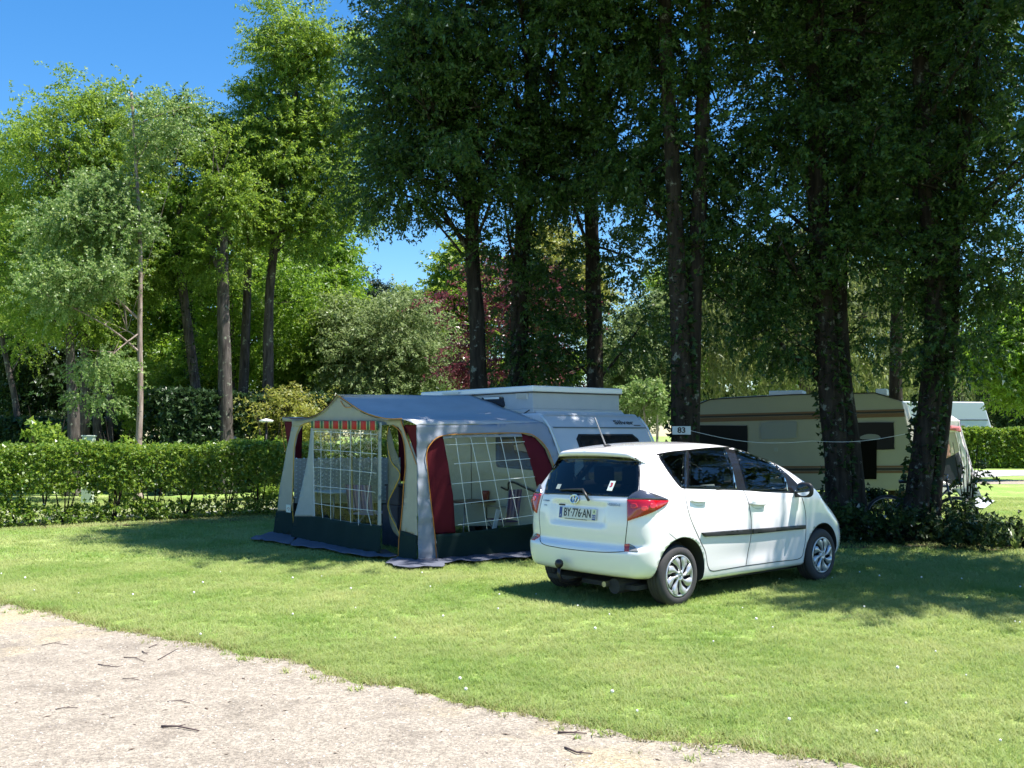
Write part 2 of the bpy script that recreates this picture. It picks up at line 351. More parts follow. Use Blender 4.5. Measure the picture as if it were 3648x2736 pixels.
# white clover heads in the lawn
clo_m = mat("clover_white", (.75,.74,.70), .8)
V, F = lawn_piece(5, 12, hf, .5)
cl_ = []
for _ in range(3):
    b = bmesh.new(); bmesh.ops.create_icosphere(b, subdivisions=1, radius=.011, matrix=Matrix.Translation((0,0,.045))); me = bpy.data.meshes.new("clover"); b.to_mesh(me); b.free(); me.materials.append(clo_m); cl_.append(me)
scatter("clover_flowers", V, F, cl_, .9, .6, 1.2, None, 17)
# twigs on the path, each its own object; ends traced on the photograph
cT = crop(0, 2050, 1400/2212); cT2 = crop(1400, 2050, 2248/2212)
twig_m = mat("twig_bark", (.07,.045,.045), .85, noise=.3, nscale=20)
twigs = [("long straight dark twig lying alone in the middle of the path", cT, [(908,860),(1000,864),(1120,885)], .008),
 ("thin bent twig lying flat below the lawn edge, ends curling upwards", cT, [(552,505),(600,518),(660,520),(692,516)], .0045),
 ("thin curved twig just right of the pale sandy patch", cT, [(697,467),(760,472),(815,492)], .0045),
 ("slanting reddish twig nearest the lawn edge on the left", cT, [(890,480),(950,448),(1005,415)], .0038),
 ("fine twig in the sandy patch at the left of the path", cT, [(235,398),(300,388),(385,396)], .0038),
 ("short twig left of the middle, below the sandy patch", cT, [(312,760),(370,753),(435,750)], .0038),
 ("fine wavy twig above the long dark twig", cT, [(942,716),(1010,714),(1070,724)], .0038),
 ("fine straight twig between the bent twig and the wavy twig", cT, [(690,588),(740,588),(785,596)], .0038),
 ("stick lying parallel to the lawn edge at the bottom of the path", cT2, [(578,557),(630,560),(680,561)], .0075),
 ("forked dark stick nearest the bottom right of the path", cT2, [(602,610),(645,630),(700,632)], .0075),
 ("very short twig beside the lawn edge upper middle", cT, [(838,412),(865,402),(886,396)], .004),
 ("tiny curled twig between two longer twigs", cT, [(800,432),(815,445),(832,450)], .005)]
for lb, cc, pts, r_ in twigs:
    P = [ground(*cc(*p)) for p in pts]; b = MB(); P = [Vector((p.x, p.y, .004+r_+.004*(i % 2))) for i, p in enumerate(P)]
    c0 = P[0].copy(); P = [p-c0 for p in P]; b.tube(P, list(np.linspace(r_*.8, r_*.45, len(P))), 6)
    q = P[1]; b.tube([q, q+(P[2]-P[0]).normalized()*.03+Vector((.01,.03,.004))], [r_*.5, r_*.3], 5)
    o = b.build("twig", twig_m, None, True); o.location = c0; tag(o, lb, "twig", "twigs lying on the gravel path")
# ================================================================ pop-top caravan and its awning
aD = Vector((-.609, .793, 0)); sD = Vector((.793, .609, 0))
A0 = Vector((-1.23, 12.86, 0)); L0 = Vector((-4.1, 16.6, 0)); C0 = Vector((.43, 14.1, 0))
c2 = crop(850, 1350, 1150/2212); c5 = crop(1450, 1300, 950/2212)
def cloth(name, color, rough=.85, b=.25, bs=9):
    m = mat(name, color, rough, noise=.10, nscale=3, bump=b, bscale=bs); 
    N = m.node_tree.nodes; L = m.node_tree.links
    N['Principled BSDF'].inputs['Specular IOR Level'].default_value = .2; t = N.new("ShaderNodeBsdfTranslucent"); t.inputs[0].default_value = (*[c*.9 for c in color], 1); mx = N.new("ShaderNodeMixShader"); mx.inputs[0].default_value = .13
    L.new(N["Principled BSDF"].outputs[0], mx.inputs[1]); L.new(t.outputs[0], mx.inputs[2]); L.new(mx.outputs[0], N["Material Output"].inputs[0]); return m
beige = cloth("beige_canvas", (.42,.40,.34)); bluegrey = cloth("blue_grey_canvas", (.30,.33,.39)); roofcl = cloth("roof_canvas", (.48,.50,.54), .65)
burg = cloth("burgundy_canvas", (.115,.010,.018)); dgreen = cloth("dark_green_skirt", (.014,.034,.032), .9)
orange = mat("orange_piping", (.55,.22,.03), .6); yellow = mat("yellow_piping", (.60,.36,.03), .6)
vinyl = glass("clear_vinyl", (.9,.93,.9), .10, .97, 1.5)
vn = vinyl.node_tree; nz = vn.nodes.new("ShaderNodeTexNoise"); nz.inputs["Scale"].default_value = 7; nz.inputs["Detail"].default_value = 4; nz.inputs["Distortion"].default_value = 1.5
tcv = vn.nodes.new("ShaderNodeTexCoord"); bpv = vn.nodes.new("ShaderNodeBump"); bpv.inputs["Strength"].default_value = .22; bpv.inputs["Distance"].default_value = .05
vn.links.new(tcv.outputs["Object"], nz.inputs["Vector"]); vn.links.new(nz.outputs[0], bpv.inputs["Height"])
for n_ in vn.nodes:
    if n_.type in ('BSDF_GLOSSY', 'LAYER_WEIGHT'): vn.links.new(bpv.outputs[0], n_.inputs["Normal"])
white_tape = mat("white_tape", (.72,.75,.74), .6)
silver_mat = mat("silver_foil", (.50,.54,.55), .5, .2)
awning = empty("awning", A0, 0, "grey blue and beige canvas awning with burgundy curtains, fixed to the pop top caravan", "awning")
PROF_Z = [.36,.45,.70,.95,1.15,1.40,1.60,1.78,1.88,1.945,2.05]; PROF_X = [-.30,-.38,-.44,-.47,-.465,-.40,-.29,-.18,-.08,0,0]
def wall_point(px, P0, n, off=0):
    """point on a wall; the side wall bows out towards its far edge to meet the caravan's curved rail"""
    n = Vector(n).normalized(); p = on_plane(*px, Vector(P0)-n*off, n)
    if P0 is A0 and abs(n.x-aD.normalized().x) < 1e-4:
        for _ in range(6):
            u = max(0, min(1, (p-A0).dot(sD)/2.06)); sh = float(np.interp(p.z, PROF_Z, PROF_X))*(u**1.4)*min(1, max(.35, p.z/.5))
            p = on_plane(*px, Vector(P0)-n*(off-sh+.012), n)
    return p
def clothpanel(name, pts, P0, n, m, parent, cc=c2, holes=(), off=0, step=28, wrinkle=.012, wdir=(1.0, 6.0), thick=.003, closed_sp=None, up=False):
    """canvas polygon traced on a wall plane, filled with a fine mesh that sags and wrinkles a little"""
    poly = densify(pts, step); hs = [densify(h, step) for h in holes]
    V2 = list(poly); E_ = [(i, (i+1) % len(poly)) for i in range(len(poly))]
    for h in hs:
        b = len(V2); V2 += h; E_ += [(b+i, b+(i+1) % len(h)) for i in range(len(h))]
    xs = [p[0] for p in poly]; ys = [p[1] for p in poly]
    for gx in np.arange(min(xs)+step/2, max(xs), step):
        for gy in np.arange(min(ys)+step/2, max(ys), step):
            if inside((gx, gy), poly) and not any(inside((gx, gy), h) for h in hs): V2.append((gx, gy))
    r_ = delaunay_2d_cdt([Vector(v) for v in V2], E_, [], 0, 1e-4)
    fs = [f for f in r_[2] if inside((sum(r_[0][i][0] for i in f)/3, sum(r_[0][i][1] for i in f)/3), poly) and not any(inside((sum(r_[0][i][0] for i in f)/3, sum(r_[0][i][1] for i in f)/3), h) for h in hs)]
    n = Vector(n).normalized(); V = []
    for v in r_[0]:
        p = wall_point(cc(v[0], v[1]), P0, n); t = Vector((-n.y, n.x, 0))
        w = wrinkle*(mn.noise(Vector((p.dot(t)*wdir[1], p.z*wdir[0], off*7)))+.4*mn.noise(Vector((p.dot(t)*17, p.z*3, 1))))
        V.append(p+n*(w-off)-parent.matrix_world.translation)
    o = mesh(name, V, [tuple(f) for f in fs], m, parent, True)
    if thick > .0011: sdm = o.modifiers.new("thick", 'SOLIDIFY'); sdm.thickness = thick; sdm.offset = 0
    return o
def piping(name, pts, P0, n, m, parent, cc=c2, r_=.006, off=.014, sp=True):
    P = spline2(pts, False, 6) if sp else pts
    b = MB(); b.tube([wall_point(cc(*p), P0, n)-Vector(n).normalized()*off-parent.matrix_world.translation for p in P], r_, 6); return b.build(name, m, parent, True)
bpy.context.view_layer.update()
FN = sD                                            # front wall normal (pointing in)
SN = aD                                            # side wall normal (pointing in)
# --- front wall
lintel = spline2([(365,283),(440,284),(520,262),(600,205),(665,140),(690,125),(760,178),(860,238),(960,270),(1040,283),(1118,280),(1122,320),(1085,330),(1060,318),(1010,313),(995,292),(760,290),(530,287),(520,296),(470,300),(430,325),(370,330)], True, 2, corner=(0,5,10,14,16,17,21))
clothpanel("front_panel", lintel, A0, FN, beige, awning)
clothpanel("front_leg", [(368,318),(352,385),(325,490),(300,640),(275,800),(262,905),(376,905),(374,800),(380,640),(386,470),(404,380),(440,318)], A0, FN, beige, awning)
clothpanel("front_leg", [(1090,325),(1118,300),(1170,430),(1222,580),(1226,800),(1230,1075),(1116,1038),(1118,980),(1130,850),(1137,720),(1148,600),(1140,450),(1112,362)], A0, FN, beige, awning)
clothpanel("skirt", [(262,905),(376,905),(380,1062),(245,1060)], A0, FN, dgreen, awning, off=.02)
clothpanel("skirt", [(1116,1038),(1230,1075),(1230,1248),(1104,1228)], A0, FN, dgreen, awning, off=.02)
FW = [(540,352),(985,352),(980,1000),(880,990),(780,975),(650,955),(548,938)]
clothpanel("door_panel", [(522,296),(1005,296),(1006,1003),(880,992),(780,978),(560,940),(405,942),(432,850),(470,680),(500,520)], A0, FN, mat("inner_beige", (.36,.37,.35), .85, noise=.1), awning, holes=[FW], off=.06)
clothpanel("skirt", [(405,940),(560,940),(780,976),(880,990),(1008,1003),(1004,1190),(700,1162),(500,1110),(384,1108)], A0, FN, dgreen, awning, off=.07, wrinkle=.03)
clothpanel("clear_window", FW, A0, FN, vinyl, awning, off=.06, wrinkle=.005, thick=.001)
w_ = []
for x0, y0, x1, y1 in ((532,285,548,337),):
    pass
# striped valance, one piece per stripe
sg = mat("stripe_green", (.03,.11,.05), .8); sr = mat("stripe_red", (.50,.028,.020), .8); sy = mat("stripe_gold", (.40,.36,.16), .8)
xs_ = 532; seq = [(14,sg),(10,sy)]+[(34,sr),(7,sy),(13,sg),(9,sy)]*6+[(34,sr),(8,sy),(12,sg)]
tot = sum(a for a, _ in seq); sc_ = (992-532)/tot; vx = 532.0
for wdt, m_ in seq:
    x1 = vx+wdt*sc_; clothpanel("valance_stripe", [(vx, 287), (x1, 289), (x1, 336+16*(x1-532)/460), (vx, 336+16*(vx-532)/460)], A0, FN, m_, awning, off=.085, step=40, wrinkle=.006); vx = x1
def tape(P, parent, Pl, n, off, r_=.0038, cc=c2):
    b = MB(); Q = spline2(P, False, 5) if len(P) > 2 else P; nn = Vector(n).normalized()
    Q = [(Q[0][0]+(Q[-1][0]-Q[0][0])*k/8, Q[0][1]+(Q[-1][1]-Q[0][1])*k/8) for k in range(9)] if len(Q) == 2 else Q
    pts = [wall_point(cc(*p), Pl, nn)-nn*off-parent.matrix_world.translation for p in Q]; b.tube(pts, r_, 5); return b.build("window_tape", white_tape, parent)
for P in ([(548,360),(545,480),(548,600),(552,850),(556,935)],[(598,355),(600,520),(598,700),(604,860),(612,950)],[(668,355),(668,600),(666,800),(668,960)],[(733,345),(735,600),(733,800),(735,970)],[(805,350),(800,600),(798,800),(805,982)],[(874,355),(868,600),(862,800),(858,1000)],[(942,360),(950,520),(945,640),(925,780),(918,880),(930,940),(945,1002)],
          [(545,360),(760,368),(985,380)],[(545,483),(750,495),(985,514)],[(545,603),(760,622),(982,645)],[(552,730),(760,750),(975,775)],[(552,850),(760,880),(978,902)]):
    tape(P, awning, A0, FN, .085)
pole = MB(); 
for cxp, ytop, ybot in ((772, 300, 1010),):
    pole.tube([on_plane(*c2(cxp, ytop), A0+sD*.12, FN)-A0, on_plane(*c2(cxp+8, ybot), A0+sD*.12, FN)-A0], .013, 8)
pole.build("centre_pole", mat("tan_pole", (.42,.33,.16), .5), awning, True)
# open flap hanging beside the right hand doorway
clothpanel("door_flap", spline2([(1008,318),(1030,380),(1060,520),(1092,650),(1060,740),(1018,840),(1030,920),(1075,1020),(1104,1100),(1020,1005),(1000,800),(1002,560)], True, 3, corner=(0,8)), A0, FN, mat("flap_olive", (.16,.165,.13), .9, noise=.2), awning, off=-.05, wrinkle=.05)
piping("flap_piping", [(1012,322),(1005,420),(1030,560),(1092,650),(1060,740),(1012,850),(1025,930),(1070,1020),(1104,1100)], A0, FN, yellow, awning, off=-.03)
# canopy corners, gussets
clothpanel("gusset", [(298,290),(358,290),(345,380),(326,490),(310,400)], A0, FN, burg, awning, off=-.04)
clothpanel("gusset", [(1128,312),(1221,316),(1223,575),(1170,420)], A0, FN, burg, awning, off=-.02)
# --- side wall
arch = spline2([(1345,1066),(1335,1000),(1312,820),(1293,640),(1284,520),(1310,450),(1390,390),(1600,376),(1940,371),(2040,402),(2110,478),(2160,600),(2200,760),(2230,960),(2280,1140),(1990,1175),(1700,1198),(1380,1228)], True, 3, corner=(0,6,8,13,14,17))
side_out = [(1220,316),(1500,318),(1800,308),(2078,296),(2120,330),(2160,420),(2212,560),(2262,690),(2300,860),(2330,1160),(1990,1192),(1700,1215),(1360,1246),(1232,1262),(1228,1000),(1222,580)]
strips = clothpanel("side_panel", side_out, A0, SN, bluegrey, awning, holes=[arch+[]], step=26, wrinkle=.03, wdir=(9.0, 3.0))
clothpanel("curtain", [(1284,520),(1310,450),(1390,390),(1407,388),(1440,560),(1480,800),(1496,1056),(1348,1066),(1335,1000),(1312,820),(1293,640)], A0, SN, burg, awning, off=-.035, wrinkle=.02)
clothpanel("curtain", [(1940,371),(2040,402),(2110,478),(2160,600),(2200,760),(2120,960),(2075,820),(2030,640),(1975,470)], A0, SN, burg, awning, off=-.035, wrinkle=.02)
clothpanel("skirt", [(1345,1066),(1500,1054),(2010,990),(2235,980),(2290,1165),(1990,1192),(1700,1216),(1360,1248)], A0, SN, dgreen, awning, off=.03, wrinkle=.02)
clothpanel("clear_window", [(1405,392),(1940,375),(1975,470),(2030,640),(2075,820),(2120,984),(2010,988),(1496,1056),(1480,800),(1440,560)], A0, SN, vinyl, awning, off=-.03, wrinkle=.004, thick=.001)
clothpanel("window_hem", [(1400,388),(1940,372),(1948,396),(1560,402),(1406,412)], A0, SN, bluegrey, awning, off=-.015)
piping("arch_piping", [(1353,1240),(1340,1060),(1312,820),(1293,640),(1284,520),(1310,450),(1390,390),(1600,376),(1940,371),(2040,402),(2110,478),(2160,600)], A0, SN, orange, awning)
for P in ([(1488,404),(1545,800),(1580,1046)],[(1590,402),(1650,680),(1702,1030)],[(1690,400),(1760,720),(1816,1012)],[(1795,398),(1860,700),(1922,998)],[(1892,396),(1960,700),(2030,980)],
          [(1420,452),(1960,430)],[(1475,582),(1998,546)],[(1462,720),(2030,670)],[(1480,860),(2065,794)],[(1500,1000),(2090,925)]):
    tape(P, awning, A0, SN, .0, .0042)
piping("edge_piping", [(1118,282),(1150,380),(1190,490),(1224,585)], A0, FN, orange, awning)
piping("edge_piping", [(1060,316),(1112,360),(1140,450),(1148,600),(1137,720),(1130,850),(1118,980),(1105,1100),(1100,1225)], A0, FN, orange, awning)
piping("edge_piping", [(520,294),(440,314),(404,380),(386,470),(380,640),(374,800),(372,880),(380,960),(382,1062)], A0, FN, yellow, awning)
piping("edge_piping", [(298,290),(308,400),(326,490)], A0, FN, orange, awning)
piping("edge_piping", [(705,150),(735,192),(785,190)], A0, FN, orange, awning, r_=.006)
# --- roof
def roof_front(side):
    pts = [(672,108),(760,168),(860,230),(960,263),(1040,276),(1118,274)] if side > 0 else [(672,108),(600,200),(520,252),(430,271),(360,270),(298,260)]
    sp_ = spline2(pts, False, 4); P = [on_plane(*c2(*p), A0-sD*(.03+.17*(i/(len(sp_)-1))**3+(.06 if i == 0 else 0)), FN) for i, p in enumerate(sp_)]
    return P
ridge_b = on_plane(*c2(1600, 112), C0+sD*.02, sD); eave_b = on_plane(*c2(2080, 296), C0-sD*.02, sD); eaveL_b = C0+aD*4.15+Vector((0,0,1.93))-sD*.02
side_top = on_plane(*c2(1220, 314), A0, SN)
for sd, eb in ((1, eave_b), (-1, eaveL_b)):
    Fp = roof_front(sd); nv = len(Fp); nu = 22; V = []
    for i in range(nu+1):
        u = i/nu
        for j, p in enumerate(Fp):
            v = j/(nv-1); q = ridge_b.lerp(eb, v)
            if sd > 0 and j == nv-1: pass
            x = p.lerp(q, u); sag = -.035*math.sin(math.pi*u)*math.sin(math.pi*v)
            wr = .016*mn.noise(Vector((u*2.2, v*5, sd)))+.008*mn.noise(Vector((u*9, v*3, 2)))*math.exp(-u*3)+ .03*math.exp(-u*6)*math.sin(v*16)*v*(.4)
            V.append(x+Vector((0,0,sag+wr))-A0)
    Fc = [(i*nv+j, i*nv+j+1, (i+1)*nv+j+1, (i+1)*nv+j) for i in range(nu) for j in range(nv-1)]
    o = mesh("roof_canvas", V, Fc, roofcl, awning, True); m_ = o.modifiers.new("t", 'SOLIDIFY'); m_.thickness = .004
    b = MB(); b.tube([p-A0+Vector((0,0,.004)) for p in Fp], .008, 6); b.build("roof_piping", orange if sd > 0 else mat("dark_piping", (.10,.03,.03), .7), awning, True)
# eave drop between the roof edge and the side wall, bright where the sun catches it
Fp = roof_front(1)[-1]; V = []; nu = 24
for i in range(nu+1):
    u = i/nu; top = Fp.lerp(eave_b, u)+Vector((0,0,.003*math.sin(u*40))); bot = side_top.lerp(eave_b-Vector((0,0,.02)), u)+Vector((0,0,.004*math.sin(u*33)))
    for k in range(4): V.append(top.lerp(bot, k/3)+Vector((-aD.x,-aD.y,0))*(.03*math.sin(math.pi*k/3)*(1-u)+.006*math.sin(u*60+k))-A0)
mesh("eave_panel", V, [(i*4+k, i*4+k+1, i*4+5+k, i*4+4+k) for i in range(nu) for k in range(3)], roofcl, awning, True)
Fl = roof_front(-1)[-1]
clothpanel("front_panel", [(298,262),(368,272),(366,292),(300,290)], A0, FN, beige, awning, off=.0)
# --- left wall seen from inside
LN = aD
clothpanel("curtain", [(385,330),(436,325),(432,540),(428,820),(375,860),(380,560)], L0+sD*.02, LN, burg, awning, off=.02, wrinkle=.03)
clothpanel("curtain", [(1088,320),(1150,325),(1150,700),(1110,700),(1092,560)], L0, LN, burg, awning, off=.02, wrinkle=.03)
clothpanel("skirt", [(370,850),(1125,850),(1125,985),(370,1050)], L0, LN, mat("inner_skirt_dark", (.03,.035,.03), .9), awning)  # dark skirt cloth along the foot of the left wall
clothpanel("window_hem", [(360,262),(1130,262),(1130,318),(360,300)], L0, LN, beige, awning)
# embossed silver mat along the left wall
msh = MB(); p00 = on_plane(*c2(384, 545), L0-aD*.06, LN); p10 = on_plane(*c2(1106, 538), L0-aD*.06, LN); p01 = on_plane(*c2(378, 850), L0-aD*.06, LN); p11 = on_plane(*c2(1106, 850), L0-aD*.06, LN)
mt_ = empty("insulation_mat", (p00.x, p00.y, 0), 0, "silver bobbled insulation screen standing inside the awning behind the front window", "screen"); o0 = Vector((p00.x, p00.y, 0))
clothpanel_src = MB(); clothpanel_src.add([p00-o0, p10-o0, p11-o0, p01-o0], [(0,1,2,3)]); bb_ = clothpanel_src.build("screen", silver_mat, mt_); bb_.modifiers.new("t", 'SOLIDIFY').thickness = .01
bob = MB()
for i in range(30):
    for j in range(11):
        q = p00.lerp(p10, (i+.5)/30).lerp(p01.lerp(p11, (i+.5)/30), (j+(.5 if i % 2 else .1))/11.5)-aD*.012-o0
        bob.add([q+aD*.012+sD*.03, q+aD*.012+Vector((0,0,.022)), q+aD*.012-sD*.03, q+aD*.012-Vector((0,0,.022)), q-aD*.018], [(0,1,4),(1,2,4),(2,3,4),(3,0,4)])
bo = bob.build("bobbles", mat("bobble_pale", (.72,.76,.74), .4, .3), mt_); bo["kind"] = "stuff"
q = Vector((p10.x,p10.y,0))-o0
for q_ in (Vector(), q): b_ = MB(); b_.tube([q_, q_+Vector((0,0,.6))], .012, 6); b_.build("leg", dark_metal, mt_)
# mud flaps on the grass
def flap(pts, cc=c2, lift=.02, m=bluegrey):
    poly = densify(spline2(pts, True, 3), 18); V2 = list(poly)
    xs = [p[0] for p in poly]; ys = [p[1] for p in poly]
    for gx in np.arange(min(xs), max(xs), 18):
        for gy in np.arange(min(ys), max(ys), 12):
            if inside((gx, gy), poly): V2.append((gx, gy))
    r_ = delaunay_2d_cdt([Vector(v) for v in V2], [(i, (i+1) % len(poly)) for i in range(len(poly))], [], 0, 1e-4)
    fs = [f for f in r_[2] if inside((sum(r_[0][i][0] for i in f)/3, sum(r_[0][i][1] for i in f)/3), poly)]
    V = []
    for v in r_[0]:
        g = ground(*cc(v[0], v[1]), .03); V.append(g+Vector((0,0,lift*(1+mn.noise(Vector((g.x*4,g.y*4,0))))+.02*abs(mn.noise(Vector((g.x*11,g.y*11,3))))))-A0)
    o = mesh("mud_flap", V, [tuple(f) for f in fs], m, awning, True); o.modifiers.new("t", 'SOLIDIFY').thickness = .004
flapm = cloth("flap_canvas", (.12,.13,.17), .8, .5, 14)
flap([(80,1102),(150,1080),(242,1056),(384,1060),(380,1110),(350,1142),(300,1132),(180,1118)], m=flapm)
flap([(356,1152),(395,1108),(440,1090),(520,1102),(700,1156),(860,1176),(1004,1184),(1050,1205),(1090,1222),(1010,1232),(850,1226),(700,1200),(560,1172),(450,1160)], m=flapm)
flap([(1004,1272),(1060,1245),(1104,1224),(1180,1238),(1232,1250),(1362,1240),(1410,1275),(1396,1296),(1300,1296),(1200,1302),(1080,1298),(1050,1280)], m=flapm)
flap([(1366,1244),(1600,1222),(1990,1188),(2250,1168),(2250,1200),(1990,1232),(1800,1240),(1600,1262),(1500,1258),(1400,1276)], m=flapm)
# paper tag on the left leg
q = on_plane(*c2(342, 888), A0-sD*.03, FN); M = frame(q-A0, (.609,-.793,0), (0,0,1)); b = MB(); b.box((-.085,-.062,0),(.085,.062,.004), M); tg = b.build("printed_tag", mat("tag_white", (.62,.68,.62), .6), awning)
b = MB(); b.tube([M @ Vector((-.05,-.01,.006)), M @ Vector((0,.02,.006)), M @ Vector((.05,.012,.006)), M @ Vector((.02,-.03,.006))], .004, 4); b.build("tag_print", mat("tag_red", (.4,.08,.04), .6), tg)
# --- furniture inside the awning
def seat_frame(name, lab, cat, loc, rz): return empty(name, loc, rz, lab, cat)
alu = mat("alu_tube", (.35,.35,.36), .4, .8)
def folding_chair(loc, rz, m1, lab):
    ch = seat_frame("folding_chair", lab, "chair", loc, rz); ch["group"] = "folding chairs inside the awning"
    f = MB()
    for x in (-.25, .25):
        f.tube([(x,-.25,.0),(x,.22,.42),(x,.30,.86)], .012, 6); f.tube([(x,.25,0),(x,-.25,.42)], .012, 6); f.tube([(x,-.25,.42),(x,-.25,.62),(x,.24,.62)], .012, 6)
    f.tube([(-.25,.30,.86),(.25,.30,.86)], .012, 6); f.build("chair_frame", alu, ch, True)
    s = MB(); s.add([(-.24,-.25,.43),(.24,-.25,.43),(.24,.22,.41),(-.24,.22,.41)], [(0,1,2,3)]); s.build("seat", m1, ch).modifiers.new("t", 'SOLIDIFY').thickness = .012
    nst = 15
    for i in range(nst):
        x0 = -.25+.5*i/nst; x1 = x0+.5/nst
        s = MB(); s.add([(x0,.225,.46),(x1,.225,.46),(x1,.31,.88),(x0,.31,.88)], [(0,1,2,3)]); s.build("backrest_stripe", STR[(i*7) % 4], ch).modifiers.new("t", 'SOLIDIFY').thickness = .015
    return ch
STR = [mat("stripe_mauve", (.22,.16,.36), .8), mat("stripe_lilac", (.45,.36,.55), .8), mat("stripe_plum", (.13,.07,.20), .8), mat("stripe_pink", (.42,.25,.38), .8)]
def inside_pt(x, y, off, pl, n): return on_plane(*c2(x, y), pl, n)
pc = on_plane(*c2(1860, 1000), A0+aD*.75, aD); folding_chair((pc.x, pc.y, 0), math.atan2(sD.y, sD.x)+math.pi, STR[2], "folding chair with purple striped cloth back behind the side window")
pt = on_plane(*c2(1640, 900), A0+aD*1.35, aD)
def table(loc, rz, w, d, h, top_m, lab):
    t = empty("camping_table", loc, rz, lab, "table"); t["group"] = "tables inside the awning"
    b = MB(); b.box((-w/2,-d/2,h-.025),(w/2,d/2,h)); bevel(b.build("tabletop", top_m, t), .008)
    for sx in (-1, 1):
        for sy in (-1, 1):
            b = MB(); b.tube([(sx*(w/2-.05), sy*(d/2-.05), h-.025), (sx*(w/2+.02), sy*(d/2+.0), 0)], .014, 6); b.build("leg", alu, t, True)
    return t
table((pt.x, pt.y, 0), math.atan2(sD.y, sD.x), .9, .55, .68, mat("table_brown", (.12,.05,.035), .35), "brown camping table behind the purple striped chair")
b = MB(); b.lathe([(0,0),(.055,0),(.06,.12),(.05,.14),(0,.14)], 14); o = b.build("tin", mat("tin_red", (.30,.03,.02), .4), None, True); o.location = (pt.x+.12, pt.y, .682); tag(o, "small dark red tin standing on the brown camping table", "tin")
p2 = on_plane(*c2(660, 810), A0+sD*1.0, sD); t2 = table((p2.x, p2.y, 0), math.atan2(aD.y, aD.x), 1.0, .6, .72, mat("table_pale", (.55,.62,.68), .4), "pale camping table behind the front window of the awning")
p3 = on_plane(*c2(900, 930), A0+sD*1.05, sD); folding_chair((p3.x, p3.y, 0), math.atan2(aD.y, aD.x)+.4, STR[1], "folding chair on the right of the pale table behind the front window")
p4 = on_plane(*c2(1720, 1000), A0+aD*.45, aD); b = MB(); b.box((-.035,-.01,0),(.035,.01,.62)); o = b.build("board", white_plastic, None); bevel(o, .004); o.location = (p4.x, p4.y, 0); o.rotation_euler = (0, .25, math.atan2(sD.y, sD.x)); tag(o, "slim white board leaning in front of the purple striped chair", "board")
p5 = on_plane(*c2(1105, 800), A0+sD*.9, sD); b = MB()
b.box((-.22,-.18,0),(.22,.18,.62)); b.box((-.18,-.14,.62),(.18,.14,.90)); b.box((-.2,-.16,.90),(.2,.16,.93)); o = b.build("storage_crate", mat("dark_box", (.05,.045,.06), .7, noise=.4, nscale=5), None); bevel(o, .02); o.location = (p5.x, p5.y, 0); o.rotation_euler = (0,0,-.9); tag(o, "dark stacked storage box just inside the right hand doorway of the awning", "box")
# ================================================================ pop-top caravan
van_m = mat("caravan_pale_blue_white", (.52,.55,.60), .42, noise=.05, nscale=2, bump=.05, bscale=40, coat=.2)
van_top = mat("pop_top_white", (.74,.76,.78), .35, coat=.3)
caravan = empty("caravan", C0, math.atan2(aD.y, aD.x), "pale pop top caravan with raised roof and grey end window, behind the awning", "caravan")
# local axes: x along aD (away), y = rotate(aD,90) = -sD  -> use y negative for the width
W_C = 1.95
prof = [(.06,2.0),(.0,1.945),(-.08,1.88),(-.18,1.78),(-.29,1.60),(-.40,1.40),(-.465,1.15),(-.47,.95),(-.44,.70),(-.38,.45),(-.30,.36),(3.45,.36),(3.62,.45),(3.74,.8),(3.72,1.2),(3.6,1.55),(3.42,1.85),(3.30,1.96),(3.22,2.0)]
b = MB(); n = len(prof); V = [Vector((x, 0, z)) for x, z in prof]+[Vector((x, -W_C, z)) for x, z in prof]
b.add(V, [tuple(range(n)), tuple(reversed(range(n, 2*n)))]+[(i, n+i, n+(i+1) % n, (i+1) % n) for i in range(n)])
vb = b.build("body", van_m, caravan); bevel(vb, .035, 3)
b = MB(); b.box((.22,-W_C+.16,2.0),(3.2,-.02,2.06)); b.box((.26,-W_C+.17,2.06),(3.18,-.04,2.30)); bevel(b.build("lifting_wall", mat("lifting_wall_grey", (.40,.43,.46), .6, noise=.06, nscale=5), caravan), .008)
b = MB(); b.box((.25-.04,-W_C+.14,2.312),(3.26,.0,2.40)); bevel(b.build("roof_cap", van_top, caravan), .018, 3)
b = MB(); b.box((.235,-W_C+.16,2.298),(3.24,-.02,2.313)); b.build("roof_seal", rubber, caravan)
b = MB(); b.add([(.20,-.06,2.0),(.20,-W_C+.12,2.0),(.24,-W_C+.16,2.06),(.24,-.03,2.06),(.0,-.04,1.965),(.0,-W_C+.06,1.965)], [(0,1,2,3),(4,5,1,0)]); b.build("roof_step", van_m, caravan)
# grey vents and small items traced on the side and end
def on_local(px, P0, n): return caravan_inv @ on_plane(*px, P0, n)
bpy.context.view_layer.update(); caravan_inv = caravan.matrix_world.inverted()
sidepl = C0+aD*.26+sD*.03
def quad_on(name, pts, P0, n, m, parent, thick=.012, cc=c5, inv=None, closed=True):
    inv = inv or caravan_inv; nn = Vector(n).normalized(); P = [on_plane(*cc(*p), P0, nn) for p in pts]; k = len(P)
    V = [inv @ (p-nn*thick) for p in P]+[inv @ (p+nn*.004) for p in P]
    return mesh(name, V, [tuple(range(k)), tuple(reversed(range(k, 2*k)))]+[(i, k+i, k+(i+1) % k, (i+1) % k) for i in range(k)], m, parent)
sidep = C0+sD*.035
quad_on("vent_grille", [(908,238),(1002,238),(1002,283),(908,280)], sidep, sD, mat("vent_cream", (.62,.62,.58), .6), caravan)
for i in range(5): quad_on("vent_slot", [(914,244+i*8),(996,244+i*8),(996,247+i*8),(914,247+i*8)], sidep, sD, mat("slot", (.25,.25,.24), .7), caravan, .016)
